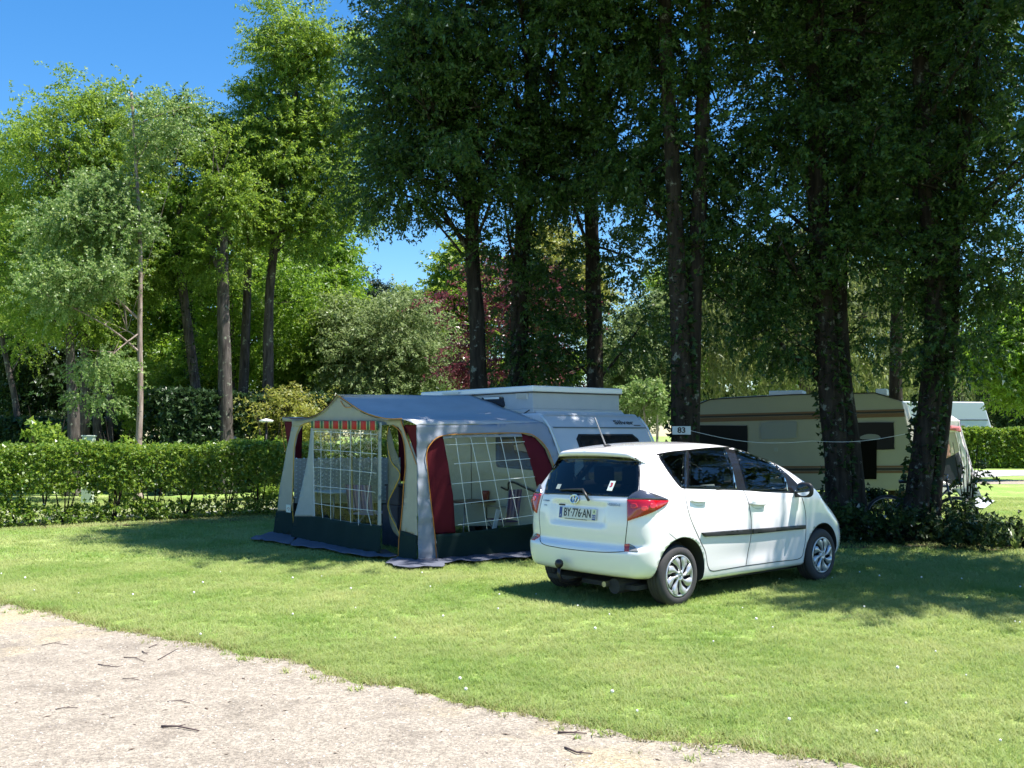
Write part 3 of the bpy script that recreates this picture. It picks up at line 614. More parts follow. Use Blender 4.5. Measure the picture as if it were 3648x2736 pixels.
quad_on("upper_window", spline2([(632,270),(780,262),(802,290),(804,350),(700,340),(640,290)], True, 3), sidep, sD, mat("dark_pane", (.02,.02,.025), .1), caravan, .010)
quad_on("window_frame", [(640,270),(770,266),(770,282),(650,286)], sidep, sD, white_plastic, caravan, .02)
quad_on("stay_bar", [(968,406),(1022,370),(1028,376),(975,410)], sidep, sD, black_plastic, caravan, .02)
quad_on("roof_grip", [(305,228),(438,222),(438,240),(305,246)], C0+aD*.2, sD, mat("grip", (.62,.64,.60), .4), caravan, .03)
# end wall features: rows of the profile
def endpt(yfrac, z, out=.004):
    xs2 = [p[0] for p in prof[:11]]; zs2 = [p[1] for p in prof[:11]]
    x = float(np.interp(z, zs2[::-1], xs2[::-1])); return Vector((x-out, -W_C*yfrac, z))
def endpatch(name, y0, y1, z0, z1, m, out=.01, r_=.0, nz=7):
    V = []; ny = 2
    for i in range(nz+1):
        z = z0+(z1-z0)*i/nz; e = 0
        if r_: dz = min(z-z0, z1-z); e = r_*(1-math.sqrt(max(0, 1-(1-min(1, dz/r_))**2)))
        V += [endpt(y0+e/W_C, z, out), endpt(y1-e/W_C, z, out)]
    k = len(V); V += [v+Vector((out+.004, 0, 0)) for v in V]
    F = [(2*i, 2*i+1, 2*i+3, 2*i+2) for i in range(nz)]+[(2*i, 2*i+2, k+2*i+2, k+2*i) for i in range(nz)]+[(2*i+1, k+2*i+1, k+2*i+3, 2*i+3) for i in range(nz)]+[(0, k, k+1, 1), (2*nz, 2*nz+1, k+2*nz+1, k+2*nz)]
    return mesh(name, V, F, m, caravan)
endpatch("seam_strip", .03, .985, 1.775, 1.795, mat("strip_grey", (.16,.18,.18), .5), .012, nz=1)
endpatch("window_seal", .21, .845, .98, 1.69, black_plastic, .008, .08, 10)
endpatch("end_window", .235, .82, 1.01, 1.665, mat("window_bronze", (.02,.018,.02), .06, coat=.5), .022, .07, 10)
endpatch("lower_trim", .03, .97, .62, .66, mat("strip_grey2", (.3,.32,.34), .5), .012, nz=1)
b = MB(); b.tube([endpt(0, z, .0)+Vector((-.004,.004,0)) for z in (1.95,1.88,1.78,1.6,1.4,1.15,.95,.7,.45)], .016, 8); b.build("awning_rail", mat("rail_white", (.66,.69,.72), .4), caravan, True)
b = MB(); b.tube([endpt(1, z, .0)+Vector((-.004,-.004,0)) for z in (1.95,1.88,1.78,1.6,1.4,1.15,.95,.7,.45)], .016, 8); b.build("awning_rail", mat("rail_white", (.66,.69,.72), .4), caravan, True)
zl = 1.865; pL = endpt(.78, zl, .012); pA = endpt(.80, 1.90, 0); pB = endpt(.80, 1.83, 0)
Ml = frame(pL, (0,-1,0), (pA-pB)); text_mesh("lettering", "Silver", .125, Ml, mat("letter_grey", (.06,.065,.07), .5), caravan, 1.5, .002, bold=.0015)
b = MB(); b.box((-.07,-.010,0),(.07,.010,.002), frame(endpt(.905, 1.822, .012), (0,-1,0), (pA-pB))); b.build("maker_strip", mat("letter_grey", (.10,.105,.11), .5), caravan)
# awning side of the body: window, door seam, grab handle seen through the awning's side window
quad_on("side_window_seal", spline2([(1765,398),(2016,390),(2016,626),(1790,606),(1768,580)], True, 4, corner=(0,1,2,3)), C0-sD*.002, sD, black_plastic, caravan, .012, c2)
quad_on("side_window", spline2([(1795,415),(2006,410),(2008,604),(1810,590),(1796,570)], True, 4, corner=(0,1,2,3)), C0-sD*.002, sD, mat("curtain_brown", (.06,.045,.05), .15), caravan, .022, c2)
quad_on("window_blind", [(1895,455),(1960,440),(1985,500),(1900,485)], C0-sD*.002, sD, mat("blind_pale", (.5,.44,.46), .7), caravan, .026, c2)
quad_on("door_seam", [(1592,400),(1597,400),(1602,860),(1597,860)], C0-sD*.002, sD, mat("seam_brown", (.16,.15,.10), .7), caravan, .008, c2)
quad_on("side_skin", [(1240,330),(2140,330),(2290,700),(2300,1000),(1240,1010)], C0-sD*.0, sD, mat("caravan_cream_side", (.58,.58,.48), .6, noise=.08), caravan, .006, c2)
b = MB(); P = [caravan_inv @ on_plane(*c2(*p), C0-sD*.05, sD) for p in spline2([(1800,742),(1845,760),(1850,715),(1880,708),(1960,745),(2080,795)], False, 6)]; b.tube(P, .014, 8); b.build("grab_handle", black_plastic, caravan, True)
for y in (-.02, -W_C+.2):
    b = MB(); b.lathe([(.12,-.09),(.27,-.09),(.29,-.05),(.29,.05),(.27,.09),(.12,.09)], 28, Matrix.Translation((1.6, y-.1, .29)) @ Matrix.Rotation(math.pi/2, 4, 'X')); b.build("wheel", rubber, caravan, True)
b = MB(); b.tube([(-.3,-W_C/2,.4),(-1.0,-W_C/2,.42)], .04, 8); b.tube([(-.75,-W_C/2,.0),(-.75,-W_C/2,.5)], .025, 8); b.build("drawbar", dark_metal, caravan)
# ================================================================ the big cream caravan under the trees
c3 = crop(2300, 1300, 1348/2212)
B0 = Vector((4.1, 24.2, 0)); eD = Vector((.907, -.42, 0)).normalized(); fD = Vector((-eD.y, eD.x, 0))
cream = mat("caravan_cream_shade_darkened", (.27,.265,.23), .5, noise=.05, nscale=2, bump=.12, bscale=70)  # cream paint darkened, the deep tree shade is put into its colour
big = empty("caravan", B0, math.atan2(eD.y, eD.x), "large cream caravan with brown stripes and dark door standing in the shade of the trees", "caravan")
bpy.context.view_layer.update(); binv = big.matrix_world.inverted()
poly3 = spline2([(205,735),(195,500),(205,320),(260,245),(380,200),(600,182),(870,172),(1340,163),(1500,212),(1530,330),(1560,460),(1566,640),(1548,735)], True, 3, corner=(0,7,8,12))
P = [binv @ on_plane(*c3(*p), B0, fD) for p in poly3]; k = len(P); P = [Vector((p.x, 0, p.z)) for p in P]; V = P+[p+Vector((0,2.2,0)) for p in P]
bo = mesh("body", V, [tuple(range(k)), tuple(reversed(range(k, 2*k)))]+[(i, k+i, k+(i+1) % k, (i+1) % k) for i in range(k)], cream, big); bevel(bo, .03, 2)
br1 = mat("stripe_brown", (.13,.065,.03), .5); br0 = mat("stripe_black", (.012,.01,.01), .5)
def bq(name, pts, m, th=.01): return quad_on(name, pts, B0, fD, m, big, th, c3, binv)
for y0, y1, m_ in ((283,293,br1),(293,303,br0),(305,328,br1)):
    d_ = lambda x: -25*(x-205)/1300; bq("stripe", [(206,y0+d_(206)+10),(1512,y0+d_(1512)),(1515,y1+d_(1515)),(206,y1+d_(206)+10)], m_, .010)
for y0, y1, m_ in ((588,599,br1),(601,616,br0),(618,632,br1)): bq("stripe", [(200,y0+6),(1563,y0),(1564,y1),(200,y1+6)], m_, .010)
dkw = mat("dark_window", (.006,.006,.008), .3, spec=.18)
bq("window", spline2([(225,352),(590,355),(596,372),(596,565),(225,560)], True, 3, corner=(0,1,3,4)), dkw, .025)
wr_ = bq("window", spline2([(1200,338),(1430,336),(1450,352),(1453,476),(1436,494),(1200,498)], True, 4, corner=(0,5)), dkw, .025)
bq("door", [(1212,432),(1352,436),(1350,668),(1212,668)], mat("door_black", (.004,.004,.004), .9, spec=.05), .035)
bq("folded_blind", spline2([(1255,420),(1300,404),(1360,410),(1368,436),(1262,434)], True, 3), mat("blind_grey", (.16,.17,.20), .8), .045)
bq("locker_flap", spline2([(686,340),(860,332),(884,340),(882,408),(868,428),(700,434),(680,425)], True, 3), mat("flap_grey", (.20,.215,.23), .5), .03)
bq("plaque", [(752,484),(774,484),(774,506),(752,506)], mat("plaque", (.28,.30,.28), .5), .02)
bq("awning_rail", [(262,246),(380,198),(870,170),(1340,160),(1500,208),(1500,214),(1340,166),(870,176),(380,204),(264,252)], dark_metal, .015)
for x0, x1 in ((2.1, 2.9), (4.55, 4.8)): b = MB(); b.box((x0,.6,2.60),(x1,1.2,2.74)); bevel(b.build("roof_vent", van_top, big), .02)
b = MB(); b.box((1.9,.15,0),(2.5,.35,.42)); b.build("wheel_box", rubber, big)
b = MB(); b.box((.1,.03,.08),(4.6,.06,.36)); b.build("skirt_board", mat("skirt_grey", (.09,.09,.08), .8), big)
# its awning beyond, sunlit
c8 = crop(3200, 1250, 448/929)
RB = Vector((10.3, 22.1, 0)); RN = Vector((-.16, .987, 0)).normalized()
aw2 = empty("awning", (RB.x, RB.y, 0), 0, "white and pink awning with striped curtain in full sun beside the cream caravan", "awning"); bpy.context.view_layer.update()
pinkw = cloth("white_pink_canvas", (.78,.73,.74)); pink = cloth("pink_canvas", (.62,.20,.22)); cream2 = cloth("cream_stripe_canvas", (.58,.50,.40)); greysk = cloth("grey_skirt", (.20,.24,.26))
clothpanel("wall_panel", [(240,470),(290,472),(370,508),(452,512),(462,600),(500,740),(540,860),(568,975),(480,1015),(420,1020),(400,1060),(240,1060)], RB, RN, pinkw, aw2, cc=c8, step=20, holes=[[(318,600),(425,600),(455,740),(490,860),(470,980),(420,1000),(330,960),(322,800)]])
clothpanel("curtain", [(318,600),(372,602),(392,780),(345,800),(330,860),(322,800)], RB, RN, cloth("rust_curtain", (.45,.25,.20)), aw2, cc=c8, step=18, off=-.02)
clothpanel("curtain", [(372,602),(425,600),(455,740),(392,780)], RB, RN, cream2, aw2, cc=c8, step=18, off=-.02)
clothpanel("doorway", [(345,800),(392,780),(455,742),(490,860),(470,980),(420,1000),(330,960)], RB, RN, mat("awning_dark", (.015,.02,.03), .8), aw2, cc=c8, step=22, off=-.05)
clothpanel("valance", [(290,545),(370,550),(455,560),(460,600),(420,590),(290,580)], RB, RN, pink, aw2, cc=c8, step=18, off=.02)
clothpanel("skirt", [(412,1015),(480,1010),(570,975),(614,1075),(560,1100),(470,1100)], RB, RN, greysk, aw2, cc=c8, step=18)
piping("edge_piping", [(452,512),(462,600),(500,740),(540,860),(568,975),(614,1078)], RB, RN, mat("piping_violet", (.20,.12,.35), .6), aw2, cc=c8)
g1 = [ground(*c8(*p), .03) for p in ((480,1112),(560,1095),(612,1078),(712,1118),(640,1160),(600,1172),(560,1150))]; mesh("mud_flap", [g-aw2.matrix_world.translation+Vector((0,0,.04*(i % 2))) for i, g in enumerate(g1)], [tuple(range(7))], mat("flap_pale", (.42,.46,.50), .7), aw2)
gy = RB+RN*1.8
mesh("roof_canvas", [on_plane(*c8(*p), RB, RN)-RB for p in ((230,455),(290,470),(370,508),(452,512))]+[on_plane(*c8(*p), RB+RN*2.2, RN)-RB for p in ((452,515),(380,470),(300,430),(230,430))], [(0,1,6,7),(1,2,5,6),(2,3,4,5)], pinkw, aw2)
mesh("back_wall", [on_plane(*c8(*p), RB+RN*2.2, RN)-RB for p in ((230,430),(452,515),(560,900),(230,900))], [(0,1,2,3)], pinkw, aw2)
# far white caravan behind the right hand hedge
c0_ = at_depth(937, 434, 52.5); far = empty("caravan", (c0_.x, 52.5, 0), 0, "far white caravan showing above the clipped hedge on the right", "caravan")
b = MB(); h0 = 1.69+(434-402)/980*52.5
b.add([(-3.2,0,.5),(2.85,0,.5),(2.95,0,2.0),(2.55,0,h0),(-3.1,0,h0+.05),(-3.2,2.1,.5),(2.85,2.1,.5),(2.95,2.1,2.0),(2.55,2.1,h0),(-3.1,2.1,h0+.05)], [(0,1,2,3,4),(9,8,7,6,5),(0,5,6,1),(1,6,7,2),(2,7,8,3),(3,8,9,4),(4,9,5,0)])
bevel(b.build("body", mat("far_white", (.60,.64,.70), .4), far), .05)
b = MB(); b.box((-3.15,-.02,2.42),(2.75,0,2.46)); b.build("seam", dark_metal, far)
b = MB(); b.box((.4,-.02,1.5),(1.5,0,2.2)); b.build("window", mat("far_window", (.35,.38,.42), .2), far)
# ================================================================ the white car
CX, CY, CYAW = 1.105, 10.34, .712
CARM = Matrix.Translation((CX, CY, 0)) @ Matrix.Rotation(CYAW, 4, 'Z'); CARI = CARM.inverted()
car_paint = mat("white_car_paint", (.83, .80, .81), .25, 0, .5, coat=1)
car_glass = glass("car_glass", (.62, .70, .68), .01, .62)
frit = mat("window_frit", (.012, .012, .014), .12)
cabin = mat("cabin_trim", (.03, .03, .034), .85)
shut = mat("shut_line", (.02, .02, .02), .8)
car = empty("car", (CX, CY, 0), CYAW, "white five door hatchback with roof aerial and tow ball parked on the lawn", "car")
def catmull(P, n):
    out = []
    N_ = len(P)
    for i in range(N_):
        p0, p1, p2, p3 = (np.array(P[(i+k-1) % N_], float) for k in range(4))
        for j in range(n):
            t = j/n
            a = .5*((2*p1)+(-p0+p2)*t+(2*p0-5*p1+4*p2-p3)*t*t+(-p0+3*p1-3*p2+p3)*t**3); out.append(a)
    return np.array(out)
def resample(P, step):
    Q = np.vstack([P, P[:1]]); d = np.r_[0, np.cumsum(np.linalg.norm(np.diff(Q, axis=0), axis=1))]
    n = int(d[-1]/step); s = np.linspace(0, d[-1], n, endpoint=False)
    return np.c_[np.interp(s, d, Q[:, 0]), np.interp(s, d, Q[:, 1])]
OUT = [(-.46,.285),(-.56,.30),(-.625,.335),(-.655,.43),(-.662,.52),(-.655,.565),(-.615,.59),(-.598,.615),(-.61,.70),(-.61,.80),(-.60,.90),(-.585,.98),(-.565,1.055),
       (-.52,1.13),(-.44,1.26),(-.355,1.39),(-.32,1.445),(-.345,1.46),(-.385,1.47),(-.395,1.50),(-.36,1.528),(-.22,1.552),(.05,1.58),(.4,1.602),(.8,1.606),(1.15,1.585),(1.5,1.535),(1.85,1.435),(2.2,1.29),
       (2.5,1.135),(2.72,1.02),(2.9,.94),(3.1,.84),(3.24,.72),(3.32,.58),(3.35,.45),(3.33,.32),(3.25,.22),(3.0,.19),(2.4,.20),(1.2,.20),(.2,.21)]
def wid(x, z):
    w = np.interp(z, [.18,.24,.32,.42,.6,.8,.95,1.06,1.13,1.25,1.4,1.5,1.6], [.775,.80,.818,.83,.843,.845,.84,.825,.80,.745,.672,.62,.56])
    w = w - .05*smoothstep(.5, -.5, x)*smoothstep(.95, 1.4, z)*.4
    f = np.clip((x-2.0)/1.35, 0, 1); w = w*(1-.06*f*f)
    w = w + .012*np.exp(-((x-0)**2+(z-.75)**2)/.10)          # rear haunch
    w = w - .015*np.exp(-((x-1.3)**2)/.5)*np.exp(-((z-.42)**2)/.010)   # door scallop
    return w
def rad(x, z):
    r = .10 + .05*smoothstep(.2, -.4, x)*smoothstep(1.05, .9, z) + .12*smoothstep(2.4, 3.2, x) + .02*smoothstep(1.1,1.3,z)
    return np.where((z < .26) & (x > -.3) & (x < 3.0), .05, r)
def deform(P):
    x, y, z = P.T.copy(); a = np.abs(y)
    x += .115*(a/.85)**2.4*smoothstep(.5, -.3, x)
    x -= .24*(a/.85)**2.6*smoothstep(2.3, 3.2, x)
    x -= .10*(a/.7)**2*smoothstep(1.2, 2.0, x)*smoothstep(1.0, 1.2, z)
    z -= .035*(a/.6)**2.2*smoothstep(1.35, 1.5, z)*smoothstep(-.5, -.3, x)
    z -= .03*(a/.7)**2*smoothstep(2.4, 2.7, x)*smoothstep(.6, .8, z)
    # number plate recess in the tailgate
    rec = smoothstep(.40, .35, a)*smoothstep(.775, .80, z)*smoothstep(1.01, .985, z)*smoothstep(-.5, -.55, x); x += .028*rec
    return np.c_[x, y, z]
O = resample(catmull(OUT, 8), .027); nO = len(O)
Cn = np.c_[np.clip(O[:, 0], .35, 2.3), np.full(nO, .67)]
kn = np.exp(-np.linspace(-2, 2, 33)**2); kn /= kn.sum()
OS = np.c_[[sum(kn[j]*np.roll(O[:, c_], j-16) for j in range(33)) for c_ in (0, 1)]].T
dist = np.linalg.norm(OS-Cn, axis=1)
rr = rad(O[:, 0], O[:, 1])
steps = np.r_[np.array([0, .02, .06, .13, .23, .36, .52, .72, 1.0])*.0]
Vb = []; rings = []
def side_ring(rho, sgn):
    d = dist*(1-rho); t0 = np.clip(d/rr, 0, 1)
    P = Cn + (OS-Cn)*rho[:, None] + (O-OS)*((1-t0)**2)[:, None]
    w = wid(P[:, 0], P[:, 1]); t = np.clip(d/rr, 0, 1); y = w - rr*(1-np.sqrt(np.clip(1-(1-t)**2, 0, 1)))
    return deform(np.c_[P[:, 0], sgn*y, P[:, 1]])
tt = [0, .012, .045, .10, .18, .29, .42, .58, .78, 1.0]
rows = []
K = 13
for sgn in (-1, 1):
    rs_ = []
    for t in tt: rs_.append(side_ring(1-(rr*t)/dist, sgn))
    base = 1-rr/dist
    for k in range(1, K+1): rs_.append(side_ring(base*(1-k/(K+.06)), sgn))
    rows.append(rs_)
NS = 36
ye = wid(O[:, 0], O[:, 1])-rr
strip = [deform(np.c_[O[:, 0], ye*s, O[:, 1]]) for s in np.linspace(-1, 1, NS+1)[1:-1]]
allr = rows[0][::-1] + strip + rows[1]
Vb = np.vstack(allr); Fb = []
for i in range(len(allr)-1):
    for k in range(nO):
        Fb.append((i*nO+k, i*nO+(k+1) % nO, (i+1)*nO+(k+1) % nO, (i+1)*nO+k))
Fb.append(tuple(range(nO))); Fb.append(tuple(reversed(range((len(allr)-1)*nO, len(allr)*nO))))
Fb = [tuple(reversed(f)) for f in Fb]
tmp = mesh("tmp_body", Vb, Fb, car_paint)
bmx = bmesh.new(); bmx.from_mesh(tmp.data); bmesh.ops.recalc_face_normals(bmx, faces=bmx.faces)
BV = BVHTree.FromBMesh(bmx); bmx.to_mesh(tmp.data)
# smooth normals for offsetting panels
bmx.normal_update(); bmx.verts.ensure_lookup_table(); bmx.faces.ensure_lookup_table()
def surf(px, py):
    """point and smooth normal of the body (car coordinates) on a sight line"""
    o = CARI @ CAM; d = (CARI.to_3x3() @ ray(px, py)).normalized()
    h = BV.ray_cast(o, d)
    if h[0] is None: return None
    f = bmx.faces[h[2]]; ws = [1/(1e-4+(v.co-h[0]).length) for v in f.verts]
    n = sum((v.normal*w for v, w in zip(f.verts, ws)), Vector()); n.normalize()
    if n.dot(d) > 0: n = -n
    return h[0], n
c1 = crop(1850, 1500, 1200/2212)
def panel(name, poly, off, mt, parent=None, holes=(), step=14, thick=.01, bulge=0, mirror=False, sub=None):
    poly = densify(poly, step); hs = [densify(h, step) for h in holes]
    V2 = list(poly); E_ = [(i, (i+1) % len(poly)) for i in range(len(poly))]
    for h in hs:
        b = len(V2); V2 += h; E_ += [(b+i, b+(i+1) % len(h)) for i in range(len(h))]
    xs = [p[0] for p in poly]; ys = [p[1] for p in poly]
    nb = len(V2)
    for gx in np.arange(min(xs)+step/2, max(xs), step):
        for gy in np.arange(min(ys)+step/2, max(ys), step):
            if inside((gx, gy), poly) and not any(inside((gx, gy), h) for h in hs): V2.append((gx, gy))
    r_ = delaunay_2d_cdt([Vector(v) for v in V2], E_, [], 0, 1e-4)
    vs, fs = r_[0], r_[2]
    fs = [f for f in fs if inside((sum(vs[i][0] for i in f)/3, sum(vs[i][1] for i in f)/3), poly) and not any(inside((sum(vs[i][0] for i in f)/3, sum(vs[i][1] for i in f)/3), h) for h in hs)]
    pts = []; last = None
    arr = np.array(poly)
    for v in vs:
        q = surf(*c1(v[0], v[1])) or last
        if q is None: q = (Vector((0, 0, .8)), Vector((0, -1, 0)))
        last = q; extra = 0
        if bulge:
            dd = np.min(np.linalg.norm(arr-np.array([v[0], v[1]]), axis=1)); extra = bulge*min(1, dd/60)**.6
        pts.append((q[0], q[1], q[0]+q[1]*(off+extra)))
    # solid: top surface plus skirt back to the body
    cnt = {}
    for f in fs:
        for i in range(len(f)):
            e = (f[i], f[(i+1) % len(f)]); cnt[e] = cnt.get(e, 0)+1
    bd = [e for e in cnt if (e[1], e[0]) not in cnt]
    V = [p[2] for p in pts]; F = [tuple(f) for f in fs]; mp = {}
    for a, b in bd:
        for i in (a, b):
            if i not in mp: mp[i] = len(V); V.append(pts[i][0]+pts[i][1]*(off-thick))
        F.append((b, a, mp[a], mp[b]))
    # orientation
    f = F[0]; nn = (V[f[1]]-V[f[0]]).cross(V[f[2]]-V[f[0]])
    if nn.dot(pts[f[0]][1]) < 0: F = [tuple(reversed(g)) for g in F]
    o = mesh(name, V, F, mt, parent or car, smooth=True)
    for i, pl in enumerate(o.data.polygons): 
        if i >= len(fs): pl.use_smooth = False
    res = [o]
    if mirror:
        V3 = [Vector((v.x, -v.y, v.z)) for v in V]
        o2 = mesh(name, V3, [tuple(reversed(g)) for g in F], mt, parent or car, smooth=True); res.append(o2)
    return res[0] if not mirror else res
def line(name, pts, w, mt, parent=None, off=.0012, mirror=False, closed=False, sp=True, corner=()):
    P = spline2(pts, closed, 8, corner) if sp else densify(pts, 10)
    q = [surf(*c1(*p)) for p in P]; q = [k for k in q if k]
    V = []; F = []
    for i, (p, n) in enumerate(q):
        a = q[min(i+1, len(q)-1)][0]-q[max(i-1, 0)][0]
        if a.length < 1e-6: a = Vector((0, 0, 1))
        s = n.cross(a.normalized())*w/2; V += [p+s+n*off, p-s+n*off, p-s-n*.004, p+s-n*.004]
    for i in range(len(q)-1):
        b = i*4; F += [(b, b+1, b+5, b+4), (b+1, b+2, b+6, b+5), (b+3, b, b+4, b+7)]
    o = mesh(name, V, F, mt, parent or car)
    if mirror:
        mesh(name, [Vector((v.x, -v.y, v.z)) for v in V], [tuple(reversed(g)) for g in F], mt, parent or car)
    return o
def grow(poly, d):
    P = np.array(poly); c = P.mean(0); out = []
    n = len(P)
    area = sum(P[i][0]*P[(i+1) % n][1]-P[(i+1) % n][0]*P[i][1] for i in range(n))
    for i in range(n):
        a = P[i-1]; b = P[(i+1) % n]; t = b-a; L_ = np.linalg.norm(t)
        nrm = np.array([t[1], -t[0]])/(L_ if L_ else 1)*(1 if area > 0 else -1)
        out.append(tuple(P[i]+nrm*d))
    return out
# outlines, traced on the photograph's car and cast onto the body
W_quarter = spline2([(915,222),(1000,206),(1090,199),(1088,320),(1082,436),(1060,425),(985,330),(925,245)], True, 5, corner=(0,2,4))
W_rear = spline2([(1112,197),(1230,181),(1345,176),(1395,300),(1425,446),(1260,441),(1104,438),(1110,320)], True, 5, corner=(0,2,4,6))
W_front = spline2([(1408,182),(1500,192),(1590,232),(1680,300),(1745,378),(1762,460),(1620,458),(1488,448),(1455,320)], True, 5, corner=(0,5,7))
W_small = [(1768,378),(1815,425),(1822,462),(1778,462)]
W_band = spline2([(900,216),(1000,199),(1110,188),(1250,174),(1380,170),(1500,182),(1600,222),(1700,298),(1780,365),(1838,428),(1850,474),(1640,468),(1475,456),(1250,449),(1080,444),(1050,428),(980,338)], True, 4, corner=(0,10,14))
W_tail = spline2([(262,232),(400,230),(600,233),(786,244),(788,380),(778,460),(735,500),(560,494),(400,487),(165,478),(190,380),(225,295)], True, 5, corner=(0,3,6,9))
windows_ = [grow(p, -7) for p in (W_quarter, W_rear, W_front)]; tailw = grow(W_tail, -9)
seen_ = [grow(p, -17) for p in (W_quarter, W_rear, W_front)]; seen_t = grow(W_tail, -20)
# cut the window openings: mark by testing each face's sight line from the camera, mirrored to the far side
def to_crop(p):
    P = CARM @ p; c, s = math.cos(PITCH), math.sin(PITCH); z = P.z-CAM_H; d = P.y*c+z*s; u = -P.y*s+z*c
    return ((512+F_PX*P.x/d)/S_-1850)/(1200/2212), ((384-F_PX*u/d)/S_-1500)/(1200/2212)
cut = []
for f in bmx.faces:
    c_ = f.calc_center_median(); 
    if c_.z < .95 or len(f.verts) > 4: continue
    if abs(f.normal.y) > .5:
        q = to_crop(Vector((c_.x, -abs(c_.y), c_.z)))
        if any(inside(q, w) for w in windows_): cut.append(f)
    elif c_.x < 0 and f.normal.x < -.5 and inside(to_crop(c_), tailw): cut.append(f)
    elif c_.x > 1.75 and f.normal.z > .3 and abs(c_.y) < .62 and 1.10 < c_.z < 1.46: cut.append(f)
wcut = {tuple(round(k, 4) for k in f.calc_center_median()) for f in cut}
# arches
def cyl(x, y0, y1, r_, n=64):
    b = MB(); V = []; 
    b.lathe([(0, y0), (r_, y0), (r_, y1), (0, y1)], n, Matrix.Translation((x, 0, .30)) @ Matrix.Rotation(-math.pi/2, 4, 'X'))
    o = b.build("tmp_cut", cabin); bb = bmesh.new(); bb.from_mesh(o.data); bmesh.ops.remove_doubles(bb, verts=bb.verts, dist=1e-5); bmesh.ops.recalc_face_normals(bb, faces=bb.faces); bb.to_mesh(o.data); bb.free(); return o
cuts = []
for x, r_ in ((0.03, .375), (2.57, .365)):
    for sgn in (-1, 1):
        a, b_ = sorted((sgn*.58, sgn*1.0)); o = cyl(x, a, b_, r_); cuts.append(o)
        md = tmp.modifiers.new("b", 'BOOLEAN'); md.object = o; md.operation = 'DIFFERENCE'; md.solver = 'EXACT'
bpy.context.view_layer.update()
me = bpy.data.meshes.new_from_object(tmp.evaluated_get(bpy.context.evaluated_depsgraph_get()))
bb = bmesh.new(); bb.from_mesh(me)
kill = [f for f in bb.faces if tuple(round(k, 4) for k in f.calc_center_median()) in wcut]
bmesh.ops.delete(bb, geom=kill, context='FACES')
for f in bb.faces:
    c_ = f.calc_center_median(); f.smooth = True; f.material_index = 0
    for x, r_ in ((0.03, .375), (2.57, .365)):
        if math.hypot(c_.x-x, c_.z-.30) < r_+.002 and abs(c_.y) < .9 and (math.hypot(c_.x-x, c_.z-.30) > r_-.01 and abs(f.normal.y) < .3 or abs(abs(c_.y)-.58) < .004): f.material_index = 1; f.smooth = False
me.materials.clear(); me.materials.append(car_paint); me.materials.append(cabin); bb.to_mesh(me); bb.free()
me.name = "body"
for o in cuts+[tmp]: bpy.data.objects.remove(o)
body = link("body", me, car)
sm = body.modifiers.new("shell", 'SOLIDIFY'); sm.thickness = .018; sm.offset = -1; sm.material_offset = 1; sm.use_rim = True; sm.material_offset_rim = 1; sm.use_even_offset = False
# window glass with black surrounds
panel("window_surround", W_band, .0015, frit, holes=seen_, step=12, thick=.01, mirror=True)
for nm, w in (("side_window", W_quarter), ("side_window", W_rear), ("side_window", W_front)):
    panel(nm, w, .0045, car_glass, step=16, thick=.003, mirror=True)
panel("rear_window_surround", W_tail, .0015, frit, holes=[seen_t], step=12)
panel("rear_window", W_tail, .005, car_glass, step=18, thick=.003)
line("pillar_trim", [(1097,197),(1095,320),(1090,440)], .012, chrome, off=.007, mirror=True)
# windscreen from body shape
ws = [(x, y) for x in np.linspace(1.72, 2.42, 12) for y in np.linspace(-.66, .66, 14)]
def top_at(x, y):
    h = BV.ray_cast(Vector((x, y, 3)), Vector((0, 0, -1))); return h[0]+Vector((0, 0, .004)) if h[0] else Vector((x, y, 1.2))
mesh("windscreen", [top_at(*p) for p in ws], [(i*14+j, (i+1)*14+j, (i+1)*14+j+1, i*14+j+1) for i in range(11) for j in range(13)], car_glass, car, True)
# door and tailgate gaps
line("door_gap", [(1085,446),(1095,520),(1125,640),(1190,790),(1222,860),(1238,950),(1265,984),(1340,975),(1490,950)], .009, shut, mirror=True)
line("door_gap", [(1472,456),(1500,520),(1522,640),(1520,760),(1502,860),(1488,950)], .009, shut, mirror=True)
line("door_gap", [(1848,476),(1872,560),(1882,640),(1880,760),(1868,840),(1840,902),(1700,922),(1490,950)], .009, shut, mirror=True)
line("tailgate_gap", [(796,240),(792,330),(786,455),(722,500),(712,560),(710,660),(702,740),(690,858),(560,862),(420,852),(250,830),(146,800),(138,720),(132,600),(158,478)], .008, shut, corner=(3,7))
line("fuel_flap_gap", [(985,738),(1030,775)], .004, shut)
for (x, y) in ((1172, 523), (1560, 541)):
    h = panel("door_handle", spline2([(x-48,y-10),(x-20,y-14),(x+20,y-13),(x+48,y-4),(x+46,y+10),(x+10,y+13),(x-30,y+10),(x-50,y+4)], True, 4), .028, car_paint, step=8, thick=.02, mirror=True)
    panel("handle_cup", spline2([(x-30,y-26),(x+10,y-28),(x+42,y-12),(x+50,y+12),(x+30,y+34),(x-5,y+36),(x-34,y+18),(x-40,y-5)], True, 4), .0012, mat("handle_cup_paint", (.72, .72, .71), .3, coat=1), step=9, thick=.004, mirror=True)
mo = panel("side_moulding", spline2([(1194,733),(1360,720),(1521,708),(1519,740),(1360,750),(1212,758)], True, 4, corner=(0,2,3,5)), .024, black_plastic, step=12, thick=.03, mirror=True)
mo = panel("side_moulding", spline2([(1526,708),(1700,696),(1870,682),(1872,706),(1700,722),(1524,740)], True, 4, corner=(0,2,3,5)), .024, black_plastic, step=12, thick=.03, mirror=True)
